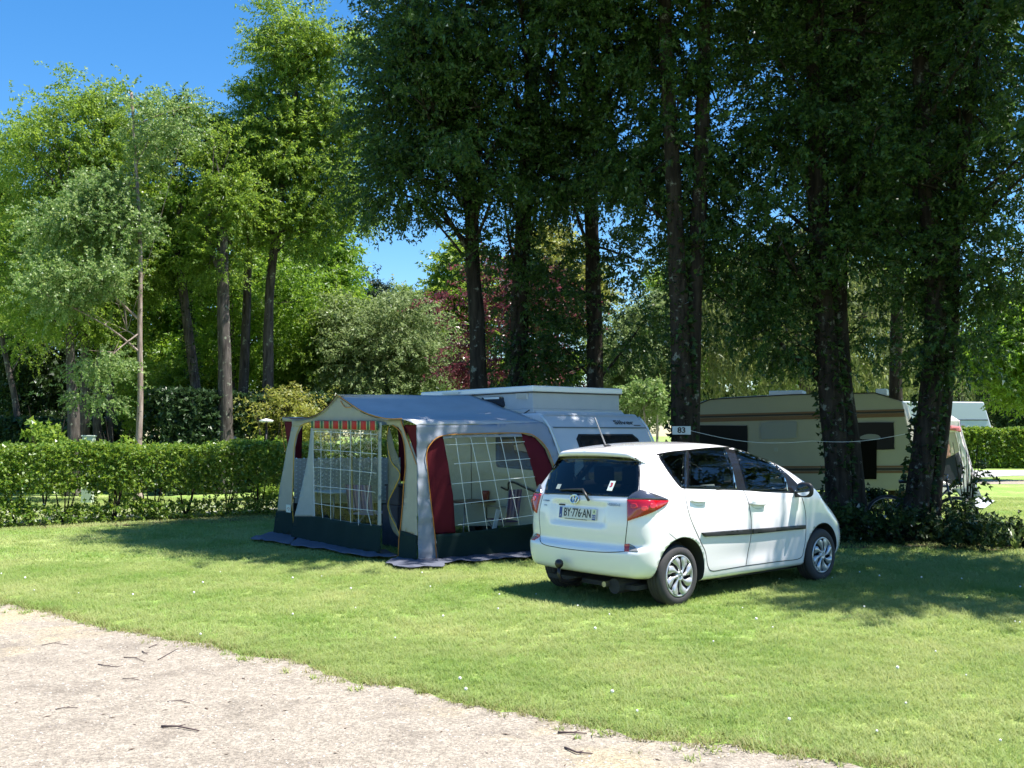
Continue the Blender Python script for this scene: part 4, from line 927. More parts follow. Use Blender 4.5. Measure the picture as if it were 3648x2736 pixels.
# lamps
red_lens = mat("red_lens", (.36, .003, .008), .08, coat=1); red_lens.node_tree.nodes["Principled BSDF"].inputs["Emission Color"].default_value = (0, 0, 0, 1)
clear_lens = mat("clear_lens", (.10, .105, .13), .12, .5, coat=1)
amber = mat("amber_reflector", (.42, .13, .04), .25, coat=.5)
T1 = spline2([(711,515),(745,482),(795,455),(870,478),(940,502),(978,520),(955,520),(840,518),(780,517)], True, 5, corner=(0,2,5))
T2 = spline2([(711,519),(840,521),(978,523),(955,552),(900,585),(820,620),(713,657),(712,600)], True, 5, corner=(0,2,6))
lampR = panel("taillight", T2, .016, red_lens, step=12, thick=.02, bulge=.012, mirror=True)
for lo, sg in zip(lampR, (0, 1)):
    pass
cl = panel("reversing_lens", T1, .016, clear_lens, step=12, thick=.02, bulge=.012, mirror=True)
for i, c_ in enumerate(cl): c_.parent = lampR[i]
for i, (a, b_) in enumerate(((760, 560), (820, 575), (870, 560))):
    for j, c_ in enumerate(panel("bulb_reflector", spline2([(a-18,b_-12),(a+14,b_-14),(a+20,b_+10),(a-14,b_+14)], True, 4), .030, mat("bulb_red", (.75, .03, .03), .1, .4, coat=1), step=8, thick=.008, mirror=True)): c_.parent = lampR[j]
for c_ in panel("fog_reflector", spline2([(692,808),(724,806),(720,858),(690,856)], True, 4, corner=(0,1,2,3)), .006, mat("fog_red", (.5, .03, .02), .15, coat=1), step=8, mirror=True): pass
panel("reversing_reflector", spline2([(727,808),(755,822),(780,852),(776,860),(724,858)], True, 4, corner=(0,3,4)), .005, mat("grey_lens", (.17, .17, .17), .15, coat=1), step=8, mirror=True)
# headlamp sliver and door mirror
hl = panel("headlamp", spline2([(1978,500),(2030,508),(2062,538),(2070,590),(2040,560),(2000,520)], True, 4, corner=(0,3)), .014, clear_lens, step=8, thick=.02, mirror=True)
mir = MB()
for sgn in (-1, 1):
    m_ = MB(); c0 = Vector((2.02, sgn*.95, 1.07)); V = []; n1, n2 = 14, 10
    for i in range(n2+1):
        ph = -math.pi/2+math.pi*i/n2
        for j in range(n1):
            th = 2*math.pi*j/n1; q = Vector((.06*math.cos(ph)*math.cos(th)*(1.2 if math.cos(th) > 0 else .55), .105*abs(math.cos(ph))**.7*math.sin(th)*1.0, .085*math.copysign(abs(math.sin(ph))**.7, math.sin(ph))))
            V.append(c0+q)
    m_.add(V, [(i*n1+j, i*n1+(j+1) % n1, (i+1)*n1+(j+1) % n1, (i+1)*n1+j) for i in range(n2) for j in range(n1)])
    mh = m_.build("door_mirror", black_plastic, car, True)
    g_ = MB(); g_.lathe([(0, 0), (.9, 0), (1, .1)], 20, Matrix.Translation(c0+Vector((-.036, 0, 0))) @ Matrix.Rotation(-math.pi/2, 4, 'Y') @ Matrix.Diagonal((.066, .088, .006, 1)))
    g_.build("mirror_glass", mat("mirror_glass", (.6, .65, .68), .03, 1), mh, True)
    s_ = MB(); s_.box((2.0, min(sgn*.80, sgn*.9), .985), (2.09, max(sgn*.80, sgn*.9), 1.03)); bevel(s_.build("mirror_foot", black_plastic, mh), .01)
# badge, lettering, number plate, wiper, sticker
def rear_frame(cx_, cy_, off=.0):
    p, n = surf(*c1(cx_, cy_)); n = Vector((n.x, 0, n.z)).normalized() if abs(n.y) < .4 else n
    yd = Vector((0, 0, 1)); yd = (yd-n*yd.dot(n)).normalized(); xd = yd.cross(n); return frame(p+n*off, xd, yd)
def torus_b(m_, rx, ry, tr, M, n=28, k=8):
    P = [M @ Vector((rx*math.cos(a), ry*math.sin(a), 0)) for a in np.linspace(0, 2*math.pi, n+1)]; m_.tube(P, tr, k, False)
Mb = rear_frame(368, 512, .012)
b_ = MB(); torus_b(b_, .062, .044, .007, Mb); torus_b(b_, .036, .019, .0055, Mb @ Matrix.Translation((0, .019, 0))); torus_b(b_, .017, .038, .0055, Mb)
b_.build("badge", chrome, car, True)
b2 = MB(); b2.lathe([(0, 0), (1, 0), (1, 1), (0, 1)], 28, Mb @ Matrix.Translation((0, 0, -.016)) @ Matrix.Diagonal((.062, .045, .01, 1))); b2.build("badge_backing", mat("badge_silver", (.28, .29, .31), .3, .9), car)
for nm, tx, q, sz, sx in (("lettering", "VERSO-S", (624, 551), .034, 1.35), ("lettering", "TOYOTA", (181, 522), .021, 1.15), ("lettering", "Live", (176, 551), .020, 1.1)):
    text_mesh(nm, tx, sz, rear_frame(*q, .009), mat("chrome_letters", (.32, .33, .35), .3, .9), car, sx, bold=.0006)
pl = rear_frame(387, 607, .012)
P_ = MB(); P_.box((-.262, -.057, -.012), (.262, .057, .004), pl); plate = P_.build("number_plate", mat("plate_white", (.62, .62, .60), .35), car); bevel(plate, .004)
text_mesh("plate_number", "BY·776·AN", .118, pl @ Matrix.Translation((.003, .002, .005)), mat("plate_black", (.012, .012, .014), .5), plate, .72, bold=.0012)
for x0, x1, y0, y1, mt_ in ((-.260, -.218, -.055, .055, mat("plate_blue", (.01, .05, .25), .4)), (.214, .259, -.055, .0, mat("plate_blue", (.01, .05, .25), .4)), (.217, .256, .004, .052, mat("plate_crest", (.72, .74, .45), .4))):
    q = MB(); q.box((x0, y0, .0042), (x1, y1, .0056), pl); q.build("plate_band", mt_, plate)
wl_ = mat("plate_white_print", (.75, .75, .75), .5)
text_mesh("plate_number", "52", .046, pl @ Matrix.Translation((.237, -.027, .0062)), wl_, plate, .8)
text_mesh("plate_number", "F", .036, pl @ Matrix.Translation((-.239, -.035, .0062)), wl_, plate, .8)
cr_ = MB(); cr_.prism([(-.010,-.014),(.0,-.009),(.011,-.014),(.007,.003),(.011,.010),(.0,.015),(-.009,.009),(-.004,.0)], .001, pl @ Matrix.Translation((.237, .028, .006))); cr_.build("plate_crest", mat("crest_ink", (.05, .13, .12), .5), plate)
dl = rear_frame(382, 645, .016); dealer_m = mat("dealer_ink", (.03, .03, .03), .5); q = MB(); x_ = -.17
for k in range(26): w_ = random.choice((.006, .008, .011)); q.box((x_, -.0035, 0), (x_+w_, .0035+.001*(k % 3), .001), dl); x_ += w_+.0042
o = q.build("dealer_print", dealer_m, plate); o["kind"] = "stuff"; o.matrix_parent_inverse = Matrix()
q = MB(); q.box((-.045, -.008, 0), (.045, .008, .006), rear_frame(283, 548, .0)); q.build("camera_lamp", black_plastic, car)
# wiper
wp = [surf(*c1(*p)) for p in ((470,522),(452,490),(432,462),(330,456),(270,458))]
wo = [.03, .055, .04, .02, .018]
W = MB(); W.tube([p+n*o_ for (p, n), o_ in zip(wp, wo)], [.014, .014, .012, .009, .006], 8); W.build("rear_wiper", black_plastic, car, True)
st = rear_frame(607, 428, .008)
q = MB(); q.box((-.036, -.055, 0), (.036, .055, .0008), st); sk = q.build("sticker", mat("sticker_white", (.7, .76, .72), .5), car)
text_mesh("sticker_print", "3", .062, st @ Matrix.Translation((0, .008, .0012)), mat("sticker_red", (.5, .01, .03), .5), sk, 1.3, bold=.002)
st2 = rear_frame(262, 432, .008); q = MB(); q.box((-.028, -.028, 0), (.028, .028, .0008), st2); q.build("sticker", mat("sticker_clear", (.35, .40, .36), .3), car)
# aerial
ap = surf(*c1(628, 138)); 
a_ = MB(); base = Vector((-.17, 0, top_at(-.17, 0).z-.004))
a_.tube([base+Vector((0,0,.012)), base+Vector((-.02,0,.05)), base+Vector((-.16,0.0,.30))], [.008,.0075,.0065], 8); an = a_.build("aerial", mat("aerial_grey", (.22,.22,.23), .45), car, True)
a_ = MB(); a_.tube([base+Vector((.06,0,-.005)), base+Vector((.0,0,.012)), base+Vector((-.03,0,.02))], [.024,.018,.008], 10); a_.build("aerial_foot", black_plastic, an, True)
# tow bar
tb = MB(); cb = Vector((-.72, .13, .385))
tb.tube([Vector((-.40,.13,.20)), Vector((-.60,.13,.19)), Vector((-.69,.13,.215)), Vector((-.72,.13,.27)), Vector((-.72,.13,.345))], [.024,.024,.022,.018,.017], 10)
tb.lathe([(0,-.045),(.02,-.042),(.038,-.026),(.045,0),(.038,.026),(.02,.042),(0,.045)], 20, Matrix.Translation(cb)); tb.build("tow_ball", mat("tow_black", (.02,.015,.02), .35), car, True)
# underside parts
u = MB(); u.box((-.42,-.62,.17),(.9,.62,.215)); u.box((.9,-.6,.15),(3.0,.6,.21)); u.tube([(-.5,-.42,.20),(-.2,-.42,.2)], .075, 12); u.build("underbody", cabin, car)
u = MB(); u.tube([(-.56,-.34,.215),(-.40,-.34,.215)], .028, 12); u.build("exhaust", mat("exhaust_steel", (.35,.33,.30), .35, .9), car)
# wheels
cover = mat("wheel_cover_silver", (.50, .51, .54), .30, .55, coat=.3)
dark_in = mat("wheel_dark", (.012,.012,.013), .6)
def make_wheel(x, y, sgn):
    w = empty("wheel"); w.parent = car; w.location = (x, y, .298); w.rotation_euler = (math.pi/2 if sgn < 0 else -math.pi/2, 0, 0)
    RR = .302
    t = MB(); hw = .095
    t.lathe([(.19,-hw+.01),(.225,-hw-.004),(.26,-hw),(.285,-hw+.012),(RR-.004,-hw+.03),(RR,-.04),(RR-.005,-.038),(RR-.005,-.030),(RR,-.028),(RR,-.004),(RR-.006,-.002),(RR-.006,.004),(RR,.006),(RR,.028),(RR-.005,.030),(RR-.005,.038),(RR,.04),(RR-.004,hw-.03),(.285,hw-.012),(.26,hw),(.225,hw+.004),(.205,hw-.008),(.2,hw-.02)], 56)
    t.build("tyre", rubber, w, True)
    d = MB(); d.lathe([(0,hw-.05),(.205,hw-.05),(.205,hw-.02)], 40); d.build("rim", dark_in, w)
    c_ = MB()
    c_.lathe([(.203,hw-.02),(.206,hw-.004),(.200,hw+.002),(.186,hw+.001),(.184,hw-.02)], 48)
    c_.lathe([(.052,hw-.02),(.050,hw+.006),(.036,hw+.012),(.030,hw+.008),(0,hw+.010)], 32)
    for k in range(8):
        a0 = 2*math.pi*k/8; L_ = []; 
        for tq in np.linspace(0, 1, 9):
            r_ = .035+.152*tq; cen = a0+.42*tq*sgn*-1; half = (.20 if tq < .1 else .0)+ .30*math.exp(-((tq-.78)/.38)**2)*1.0 + .08*(1-tq)/(.3+tq)
            half = min(half, .36); L_.append((r_, cen-half, cen+half*.8, hw+.008-.004*tq))
        V = []; F = []
        for (r_, aa, ab, h) in L_:
            for q_, dz in ((0, -.016), (.0, 0), (.5, .006), (1, 0), (1, -.016)):
                an_ = aa+(ab-aa)*q_; V.append((r_*math.cos(an_), r_*math.sin(an_), h+dz))
        for i in range(8):
            for j in range(4): F.append((i*5+j, i*5+j+1, i*5+6+j, i*5+5+j))
        c_.add(V, F)
    o = c_.build("wheel_cover", cover, w, True)
    b3 = MB(); torus_b(b3, .019, .013, .0022, Matrix.Translation((0,0,hw+.012)), 18, 5); torus_b(b3, .006, .012, .002, Matrix.Translation((0,0,hw+.012)), 14, 5); b3.build("badge", chrome, o, True)
for x in (0, 2.55):
    for sgn in (-1, 1): make_wheel(x, sgn*.735, sgn)
# cabin furniture seen through the glass
seatm = mat("seat_cloth", (.025,.026,.03), .9)
def car_seat(x, y, wd=.25):
    s = MB(); M0 = Matrix.Translation((x, y, .52)) 
    s.box((-.02,-wd,-.1),(.5,wd,.08), M0); s.box((-.10,-wd,0),(.05,wd,.60), M0 @ Matrix.Rotation(-.22, 4, 'Y')); 
    o = bevel(s.build("car_seat", seatm, car), .05, 3)
    h = MB(); h.box((-.26,-.13,.62),(-.16,.13,.82), M0); bevel(h.build("headrest", seatm, o), .04, 3)
for x, y in ((1.35,.37),(1.35,-.37)): car_seat(x, y)
for y in (.42, 0, -.42): car_seat(.45, y, .2)
f_ = MB(); f_.box((-.45,-.62,.55),(.35,.62,.60)); f_.box((.2,-.7,.28),(2.4,.7,.32)); f_.box((2.0,-.66,.75),(2.4,.66,1.02)); f_.build("cabin_floor", cabin, car)
bmx.free()
# ================================================================ trees, hedges, undergrowth
def bark_mat(name, a, b_, c_):
    m = bpy.data.materials.new(name); m.use_nodes = True; N = m.node_tree.nodes; L = m.node_tree.links; p = N["Principled BSDF"]; p.inputs["Roughness"].default_value = .95; p.inputs["Specular IOR Level"].default_value = .15
    tc = N.new("ShaderNodeTexCoord"); mp = N.new("ShaderNodeMapping"); mp.inputs["Scale"].default_value = (14, 14, 2.5); L.new(tc.outputs["Object"], mp.inputs[0])
    n = N.new("ShaderNodeTexNoise"); n.inputs["Scale"].default_value = 1; n.inputs["Detail"].default_value = 8; L.new(mp.outputs[0], n.inputs["Vector"])
    cr = N.new("ShaderNodeValToRGB"); cr.color_ramp.elements[0].position = .35; cr.color_ramp.elements[0].color = (*a, 1); cr.color_ramp.elements[1].position = .65; cr.color_ramp.elements[1].color = (*b_, 1); L.new(n.outputs[0], cr.inputs[0])
    n2 = N.new("ShaderNodeTexNoise"); n2.inputs["Scale"].default_value = 5.5; n2.inputs["Detail"].default_value = 9; n2.inputs["Roughness"].default_value = .7; L.new(tc.outputs["Object"], n2.inputs["Vector"])
    r = N.new("ShaderNodeMapRange"); r.inputs[1].default_value = .58; r.inputs[2].default_value = .63; L.new(n2.outputs[0], r.inputs[0])
    mx = N.new("ShaderNodeMix"); mx.data_type = 'RGBA'; L.new(r.outputs[0], mx.inputs[0]); L.new(cr.outputs[0], mx.inputs[6]); mx.inputs[7].default_value = (*c_, 1); L.new(mx.outputs[2], p.inputs["Base Color"])
    bp = N.new("ShaderNodeBump"); bp.inputs["Strength"].default_value = .8; bp.inputs["Distance"].default_value = .04; L.new(n.outputs[0], bp.inputs["Height"]); L.new(bp.outputs[0], p.inputs["Normal"]); return m
bark_dark = bark_mat("dark_lichen_bark", (.016,.013,.011), (.045,.037,.030), (.17,.18,.155))
bark_grey = bark_mat("grey_mossy_bark", (.045,.038,.036), (.115,.10,.092), (.24,.26,.20))
bark_pink = bark_mat("pinkish_bark", (.20,.15,.125), (.38,.31,.27), (.10,.08,.07))
LM = dict(
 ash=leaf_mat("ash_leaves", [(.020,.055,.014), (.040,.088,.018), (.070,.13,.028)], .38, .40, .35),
 ashlit=leaf_mat("ash_leaves_sunlit", [(.10,.19,.022), (.155,.26,.035), (.24,.34,.06)], .52, .48, .35),  # bright copy of the ash leaves, sunlight put into the colour
 acacia=leaf_mat("grey_green_leaves", [(.09,.19,.034), (.15,.265,.055), (.27,.35,.14)], .45, .45, .45),
 bright=leaf_mat("bright_green_leaves", [(.09,.19,.018), (.14,.26,.028), (.20,.33,.05)], .52, .45, .5),
 hazel=leaf_mat("pale_dusty_leaves", [(.11,.175,.05), (.17,.245,.085), (.25,.31,.14)], .38, .55, .3),
 conifer=leaf_mat("dark_needles", [(.015,.035,.015), (.03,.055,.025)], .1, .6, .3),
 purple=leaf_mat("purple_leaves", [(.06,.010,.016), (.12,.022,.035), (.22,.06,.07)], .35, .35, .6),
 willow=leaf_mat("willow_leaves", [(.08,.12,.03), (.13,.17,.05), (.18,.21,.08)], .45, .5, .4),
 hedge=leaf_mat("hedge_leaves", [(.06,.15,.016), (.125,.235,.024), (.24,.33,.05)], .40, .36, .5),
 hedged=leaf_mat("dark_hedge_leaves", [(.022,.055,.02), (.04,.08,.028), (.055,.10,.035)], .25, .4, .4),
 yellow=leaf_mat("yellow_green_leaves", [(.16,.20,.03), (.24,.26,.05), (.30,.30,.08)], .45, .5, .4),
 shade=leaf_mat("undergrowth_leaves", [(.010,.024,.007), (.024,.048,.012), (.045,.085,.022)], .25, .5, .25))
def leaves_mesh(name, P, D, lens, wid_, m, fold=.25, droop=.35):
    """P leaf bases (n,3), D directions (n,3), one folded four-cornered leaf each"""
    n = len(P); D = D/np.maximum(1e-6, np.linalg.norm(D, axis=1))[:, None]
    r_ = rng.normal(size=(n, 3)); S = np.cross(D, r_); S /= np.maximum(1e-6, np.linalg.norm(S, axis=1))[:, None]
    Nn = np.cross(S, D); L_ = (lens*rng.uniform(.65, 1.25, n))[:, None]; Wd = L_*wid_
    flip = (rng.random(n) < .4)[:, None]; tip = P+D*L_+np.array([0, 0, -1])*L_*droop*.3
    wide = np.where(flip, P+D*L_*.55, P+D*L_*.12)+Nn*fold*Wd*.5; near = np.where(flip, P, tip)
    a = wide-S*Wd*1.15; b = wide+S*Wd*1.15; c = near
    V = np.stack([a, b, c], 1).reshape(-1, 3).astype(np.float32)
    me = bpy.data.meshes.new(name); me.vertices.add(3*n); me.vertices.foreach_set("co", V.ravel())
    me.loops.add(3*n); me.loops.foreach_set("vertex_index", np.arange(3*n, dtype=np.int32))
    me.polygons.add(n); me.polygons.foreach_set("loop_start", np.arange(0, 3*n, 3, dtype=np.int32)); me.polygons.foreach_set("loop_total", np.full(n, 3, dtype=np.int32))
    me.materials.append(m); me.update(calc_edges=True); return me
def sprays(C, D, nl, tw, ll, jitter=.5):
    """pinnate sprays: twig starts C, twig directions D -> leaf bases and directions"""
    n = len(C); D = D/np.linalg.norm(D, axis=1)[:, None]
    t = (np.arange(nl)+.5)/nl; side = np.where(np.arange(nl) % 2, 1, -1)
    S = np.cross(D, rng.normal(size=(n, 3))); S /= np.linalg.norm(S, axis=1)[:, None]
    P = C[:, None, :]+D[:, None, :]*(t[None, :, None]*tw)+rng.normal(size=(n, nl, 3))*tw*.05
    P[..., 2] -= (t[None, :]**2)*tw*.25
    Q = D[:, None, :]*.7+S[:, None, :]*side[None, :, None]*.9+rng.normal(size=(n, nl, 3))*jitter; Q[..., 2] -= .35
    return P.reshape(-1, 3), Q.reshape(-1, 3)
def fill_lobes(lobes, n_total, clump=.5, shell=.55, nclump=None, bottom=.0):
    """spray starts in ellipsoid lobes (cx,cy,cz,rx,ry,rz), gathered in clumps so that light and sky come through"""
    lob = np.array(lobes, float); vol = (lob[:, 3]*lob[:, 4]*lob[:, 5])**(2/3); pr = vol/vol.sum()
    nc = nclump or max(8, n_total//22)
    li = rng.choice(len(lob), nc, p=pr); u = rng.normal(size=(nc, 3)); u /= np.linalg.norm(u, axis=1)[:, None]
    rr_ = (shell+(1-shell)*rng.random(nc))**1.0*np.where(rng.random(nc) < .22, rng.random(nc), 1)
    cc = lob[li, :3]+u*rr_[:, None]*lob[li, 3:]
    outd = u/np.maximum(lob[li, 3:], .2); outd /= np.linalg.norm(outd, axis=1)[:, None]
    k = rng.integers(0, nc, n_total); sz = clump*rng.uniform(.5, 1.3, nc)
    off = rng.normal(size=(n_total, 3))*np.array([1, 1, .6]); C = cc[k]+off*sz[k][:, None]*.5
    D = outd[k]*.9+off*.5+np.array([0, 0, .15])
    return C, D, cc, outd
def spires(x0, x1, y0, y1, n, Y, rx=16, ry=55):
    """narrow upright shoots along the top of a crown"""
    return [lob(random.uniform(x0, x1), random.uniform(y0, y1), rx*random.uniform(.7, 1.4), ry*random.uniform(.7, 1.3), Y, random.uniform(-.6, .6)) for _ in range(n)]
def tree(name, label, cat, trunk, lobes, leafm, nspr, bark, r0, r1, nl=10, tw=.32, ll=.10, wid_=.22, clump=.55, limbs=26, group=None, shell=.5, extra_trunks=(), ivy=None, seed=None, upper=None):
    nl = int(nl*2.1); ll *= .76; wid_ *= 1.05; P = [Vector(p) for p in trunk]; base = Vector((P[0].x, P[0].y, 0)); root = empty(name, base, 0, label, cat, group)
    def trunk_mesh(P, r0, r1):
        Q = [Vector(q) for q in spline3(P, 5)]; n = len(Q); rs = []
        for i in range(n):
            t = i/(n-1); r_ = r0+(r1-r0)*t**.85; z = Q[i].z
            r_ *= 1+.55*math.exp(-z/.22)+.04*mn.noise(Vector((z*1.3, P[0].x, 0)))
            rs.append(r_)
        b = MB(); b.tube([q-base for q in Q], rs, 12)
        for v in b.V:
            k = mn.noise(Vector((v.x*5, v.y*5, v.z*1.2)))*.035; dv = Vector((v.x, v.y, 0)); 
            if dv.length > 1e-4: v += dv.normalized()*k*r0*3
        return b.build("trunk", bark, root, True), Q, rs
    _, Q, rs = trunk_mesh(P, r0, r1)
    alls = [(Q, rs)]
    for ep, ra, rb in extra_trunks: _, q_, r_ = trunk_mesh([Vector(p) for p in ep], ra, rb); alls.append((q_, r_))
    C, D, cc, outd = fill_lobes(lobes, nspr, clump, shell)
    # limbs: from the trunk to some of the clumps
    b = MB(); idx = rng.choice(len(cc), min(limbs, len(cc)), replace=False)
    for i in idx:
        tgt = Vector(cc[i]); Qi, ri = alls[int(rng.integers(len(alls)))]
        zz = tgt.z-.45*math.hypot(tgt.x-Qi[-1].x, tgt.y-Qi[-1].y)-.4+random.uniform(-.5, 1.6)
        j = min(range(len(Qi)), key=lambda k_: abs(Qi[k_].z-max(zz, Qi[0].z+1.6))); s = Qi[j]
        if (tgt-s).length < .3: continue
        mid = s.lerp(tgt, .5)+Vector((random.uniform(-.2,.2), random.uniform(-.2,.2), random.uniform(-.1,.25)))*min(1.5, (tgt-s).length*.3); r_ = min(ri[j]*.55, .012+.014*(tgt-s).length)
        b.tube([v-base for v in spline3([s, mid, tgt], 3)], list(np.linspace(r_, .007, 7)), 5, False)
        for _ in range(3):
            k_ = random.uniform(.4, .95); q = s.lerp(mid, k_*2) if k_ < .5 else mid.lerp(tgt, k_*2-1); e = q+Vector((random.gauss(0,.35), random.gauss(0,.35), random.gauss(.1,.25)))
            b.tube([q-base, e-base], [r_*.35, .004], 4, False)
    if b.V: b.build("limbs", bark, root, True)["kind"] = "stuff"
    LP, LD = sprays(C, D, nl, tw, ll)
    keep = LP[:, 2] > .05; LP, LD = LP[keep], LD[keep]
    me = leaves_mesh("crown", LP-np.array(base), LD, np.full(len(LP), ll), wid_, leafm); o = link("crown", me, root); o["kind"] = "stuff"
    if upper:                                      # the top of the crown, above the picture
        C2, D2, _, _ = fill_lobes(upper[0], upper[1], clump*1.4, .3); P2, Q2 = sprays(C2, D2, 12, .5, .17)
        o = link("crown", leaves_mesh("crown", P2-np.array(base), Q2, np.full(len(P2), .18), .34, leafm), root); o["kind"] = "stuff"
    if ivy:
        n_ = ivy[0]; t = rng.random(n_)**.8; Z = ivy[1]+(ivy[2]-ivy[1])*t; A = rng.uniform(0, 6.283, n_)
        qz = [q.z for q in Q]; X = np.interp(Z, qz, [q.x for q in Q]); Y = np.interp(Z, qz, [q.y for q in Q]); RR_ = np.interp(Z, qz, rs)+rng.uniform(.0, ivy[3], n_)
        PP = np.c_[X+np.cos(A)*RR_, Y+np.sin(A)*RR_, Z]; DD = np.c_[np.cos(A), np.sin(A), rng.normal(-.2, .6, n_)]
        me = leaves_mesh("ivy", PP-np.array(base), DD, np.full(n_, .09), .42, LM['shade']); io = link("ivy", me, root); io["kind"] = "stuff"
    return root
def spline3(P, n):
    out = []; P = [Vector(p) for p in P]
    for i in range(len(P)-1):
        p0, p1, p2, p3 = P[max(i-1, 0)], P[i], P[i+1], P[min(i+2, len(P)-1)]
        for j in range(n):
            t = j/n; out.append(.5*((2*p1)+(p2-p0)*t+(2*p0-5*p1+4*p2-p3)*t*t+(3*p1-p0-3*p2+p3)*t**3))
    out.append(P[-1].copy()); return out
K_ = 1024/2212
def W(x, y, Y): return at_depth(x*K_, y*K_, Y)
def lob(x, y, rx, ry, Y, dy=0, rd=None):
    """ellipsoid read off the photograph (2212 px wide view) and set at its distance"""
    p = at_depth(x*K_, y*K_, Y+dy); s = K_/F_PX*(Y+dy); return (p.x, p.y, p.z, rx*s, (rd if rd else rx*s), ry*s)
def trk(pts, Y, gz=0.0, dy=0):
    P = [W(x, y, Y) for x, y in pts]; b = P[0]; return [Vector((b.x, b.y, gz-.05))]+P
# ---- right hand group, in front of and around the cream caravan
G1 = "tall ashes in the shade on the right"
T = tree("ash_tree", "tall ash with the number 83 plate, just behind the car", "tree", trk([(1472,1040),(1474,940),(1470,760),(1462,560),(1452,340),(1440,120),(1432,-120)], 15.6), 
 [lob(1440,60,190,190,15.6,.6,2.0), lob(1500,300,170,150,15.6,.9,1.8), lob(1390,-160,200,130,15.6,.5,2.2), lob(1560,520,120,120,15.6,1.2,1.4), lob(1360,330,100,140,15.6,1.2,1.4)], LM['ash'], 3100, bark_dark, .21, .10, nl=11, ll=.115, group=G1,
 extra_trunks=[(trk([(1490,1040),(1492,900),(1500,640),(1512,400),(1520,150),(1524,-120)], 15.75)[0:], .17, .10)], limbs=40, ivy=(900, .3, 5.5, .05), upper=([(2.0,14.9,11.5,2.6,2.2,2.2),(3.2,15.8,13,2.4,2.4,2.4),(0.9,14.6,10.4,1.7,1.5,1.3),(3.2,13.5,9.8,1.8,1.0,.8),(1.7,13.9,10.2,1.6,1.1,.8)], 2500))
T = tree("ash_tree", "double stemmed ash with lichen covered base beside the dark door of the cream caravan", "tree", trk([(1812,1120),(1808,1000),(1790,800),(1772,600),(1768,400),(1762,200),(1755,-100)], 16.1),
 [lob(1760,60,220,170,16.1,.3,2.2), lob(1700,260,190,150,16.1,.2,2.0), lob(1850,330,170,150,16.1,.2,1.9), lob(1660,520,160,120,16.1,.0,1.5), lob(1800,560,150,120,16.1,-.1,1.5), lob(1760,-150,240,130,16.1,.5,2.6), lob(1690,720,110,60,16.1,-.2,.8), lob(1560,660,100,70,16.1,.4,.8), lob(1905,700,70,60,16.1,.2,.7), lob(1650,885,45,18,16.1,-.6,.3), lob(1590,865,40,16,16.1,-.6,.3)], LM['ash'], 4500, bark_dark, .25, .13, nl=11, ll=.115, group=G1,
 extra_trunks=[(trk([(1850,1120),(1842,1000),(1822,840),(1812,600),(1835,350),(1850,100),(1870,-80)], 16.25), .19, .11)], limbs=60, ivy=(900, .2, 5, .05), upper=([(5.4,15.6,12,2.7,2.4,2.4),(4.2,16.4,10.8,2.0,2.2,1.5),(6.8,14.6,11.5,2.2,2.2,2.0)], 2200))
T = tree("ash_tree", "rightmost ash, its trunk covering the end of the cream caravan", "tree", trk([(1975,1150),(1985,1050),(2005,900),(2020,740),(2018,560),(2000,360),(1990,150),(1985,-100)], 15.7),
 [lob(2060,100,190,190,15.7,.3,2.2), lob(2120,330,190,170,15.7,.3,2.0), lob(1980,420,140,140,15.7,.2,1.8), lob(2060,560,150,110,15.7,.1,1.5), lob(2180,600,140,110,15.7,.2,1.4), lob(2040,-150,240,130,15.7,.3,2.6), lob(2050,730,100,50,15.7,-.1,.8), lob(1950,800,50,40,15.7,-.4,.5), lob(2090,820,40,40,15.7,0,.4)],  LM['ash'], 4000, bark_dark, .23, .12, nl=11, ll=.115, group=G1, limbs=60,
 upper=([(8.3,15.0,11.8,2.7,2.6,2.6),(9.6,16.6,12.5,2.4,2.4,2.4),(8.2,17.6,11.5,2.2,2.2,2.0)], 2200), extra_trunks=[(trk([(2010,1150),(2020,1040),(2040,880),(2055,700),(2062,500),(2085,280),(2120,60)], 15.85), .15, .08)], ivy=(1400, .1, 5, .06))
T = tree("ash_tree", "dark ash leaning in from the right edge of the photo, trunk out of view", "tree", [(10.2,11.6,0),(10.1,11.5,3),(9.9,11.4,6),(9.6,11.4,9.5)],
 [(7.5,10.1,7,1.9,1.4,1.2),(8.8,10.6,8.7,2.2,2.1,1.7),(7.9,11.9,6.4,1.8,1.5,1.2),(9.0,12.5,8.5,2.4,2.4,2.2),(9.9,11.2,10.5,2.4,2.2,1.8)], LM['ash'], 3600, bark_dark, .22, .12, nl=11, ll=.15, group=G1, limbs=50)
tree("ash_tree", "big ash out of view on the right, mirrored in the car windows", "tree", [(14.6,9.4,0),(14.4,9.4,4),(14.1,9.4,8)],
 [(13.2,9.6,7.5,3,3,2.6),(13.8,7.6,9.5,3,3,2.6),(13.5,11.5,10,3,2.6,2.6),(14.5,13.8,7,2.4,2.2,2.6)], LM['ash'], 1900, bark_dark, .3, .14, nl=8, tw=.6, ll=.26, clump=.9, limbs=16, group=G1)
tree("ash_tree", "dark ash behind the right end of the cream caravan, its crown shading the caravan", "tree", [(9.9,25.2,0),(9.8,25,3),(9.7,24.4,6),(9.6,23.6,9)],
 [(8.9,22.9,7.6,2.2,2.2,1.7),(8.2,22.8,8.6,1.9,1.9,1.5),(10.4,23.4,9.6,2.4,2.2,1.8)], LM['ash'], 3600, bark_dark, .2, .1, nl=10, ll=.14, group=G1, limbs=30, upper=([(9.0,22.6,12,3.2,2.6,2.2),(7.2,22.6,11.5,2.4,2.2,1.8),(11.0,23.2,12.5,2.4,2.2,1.8)], 1900))
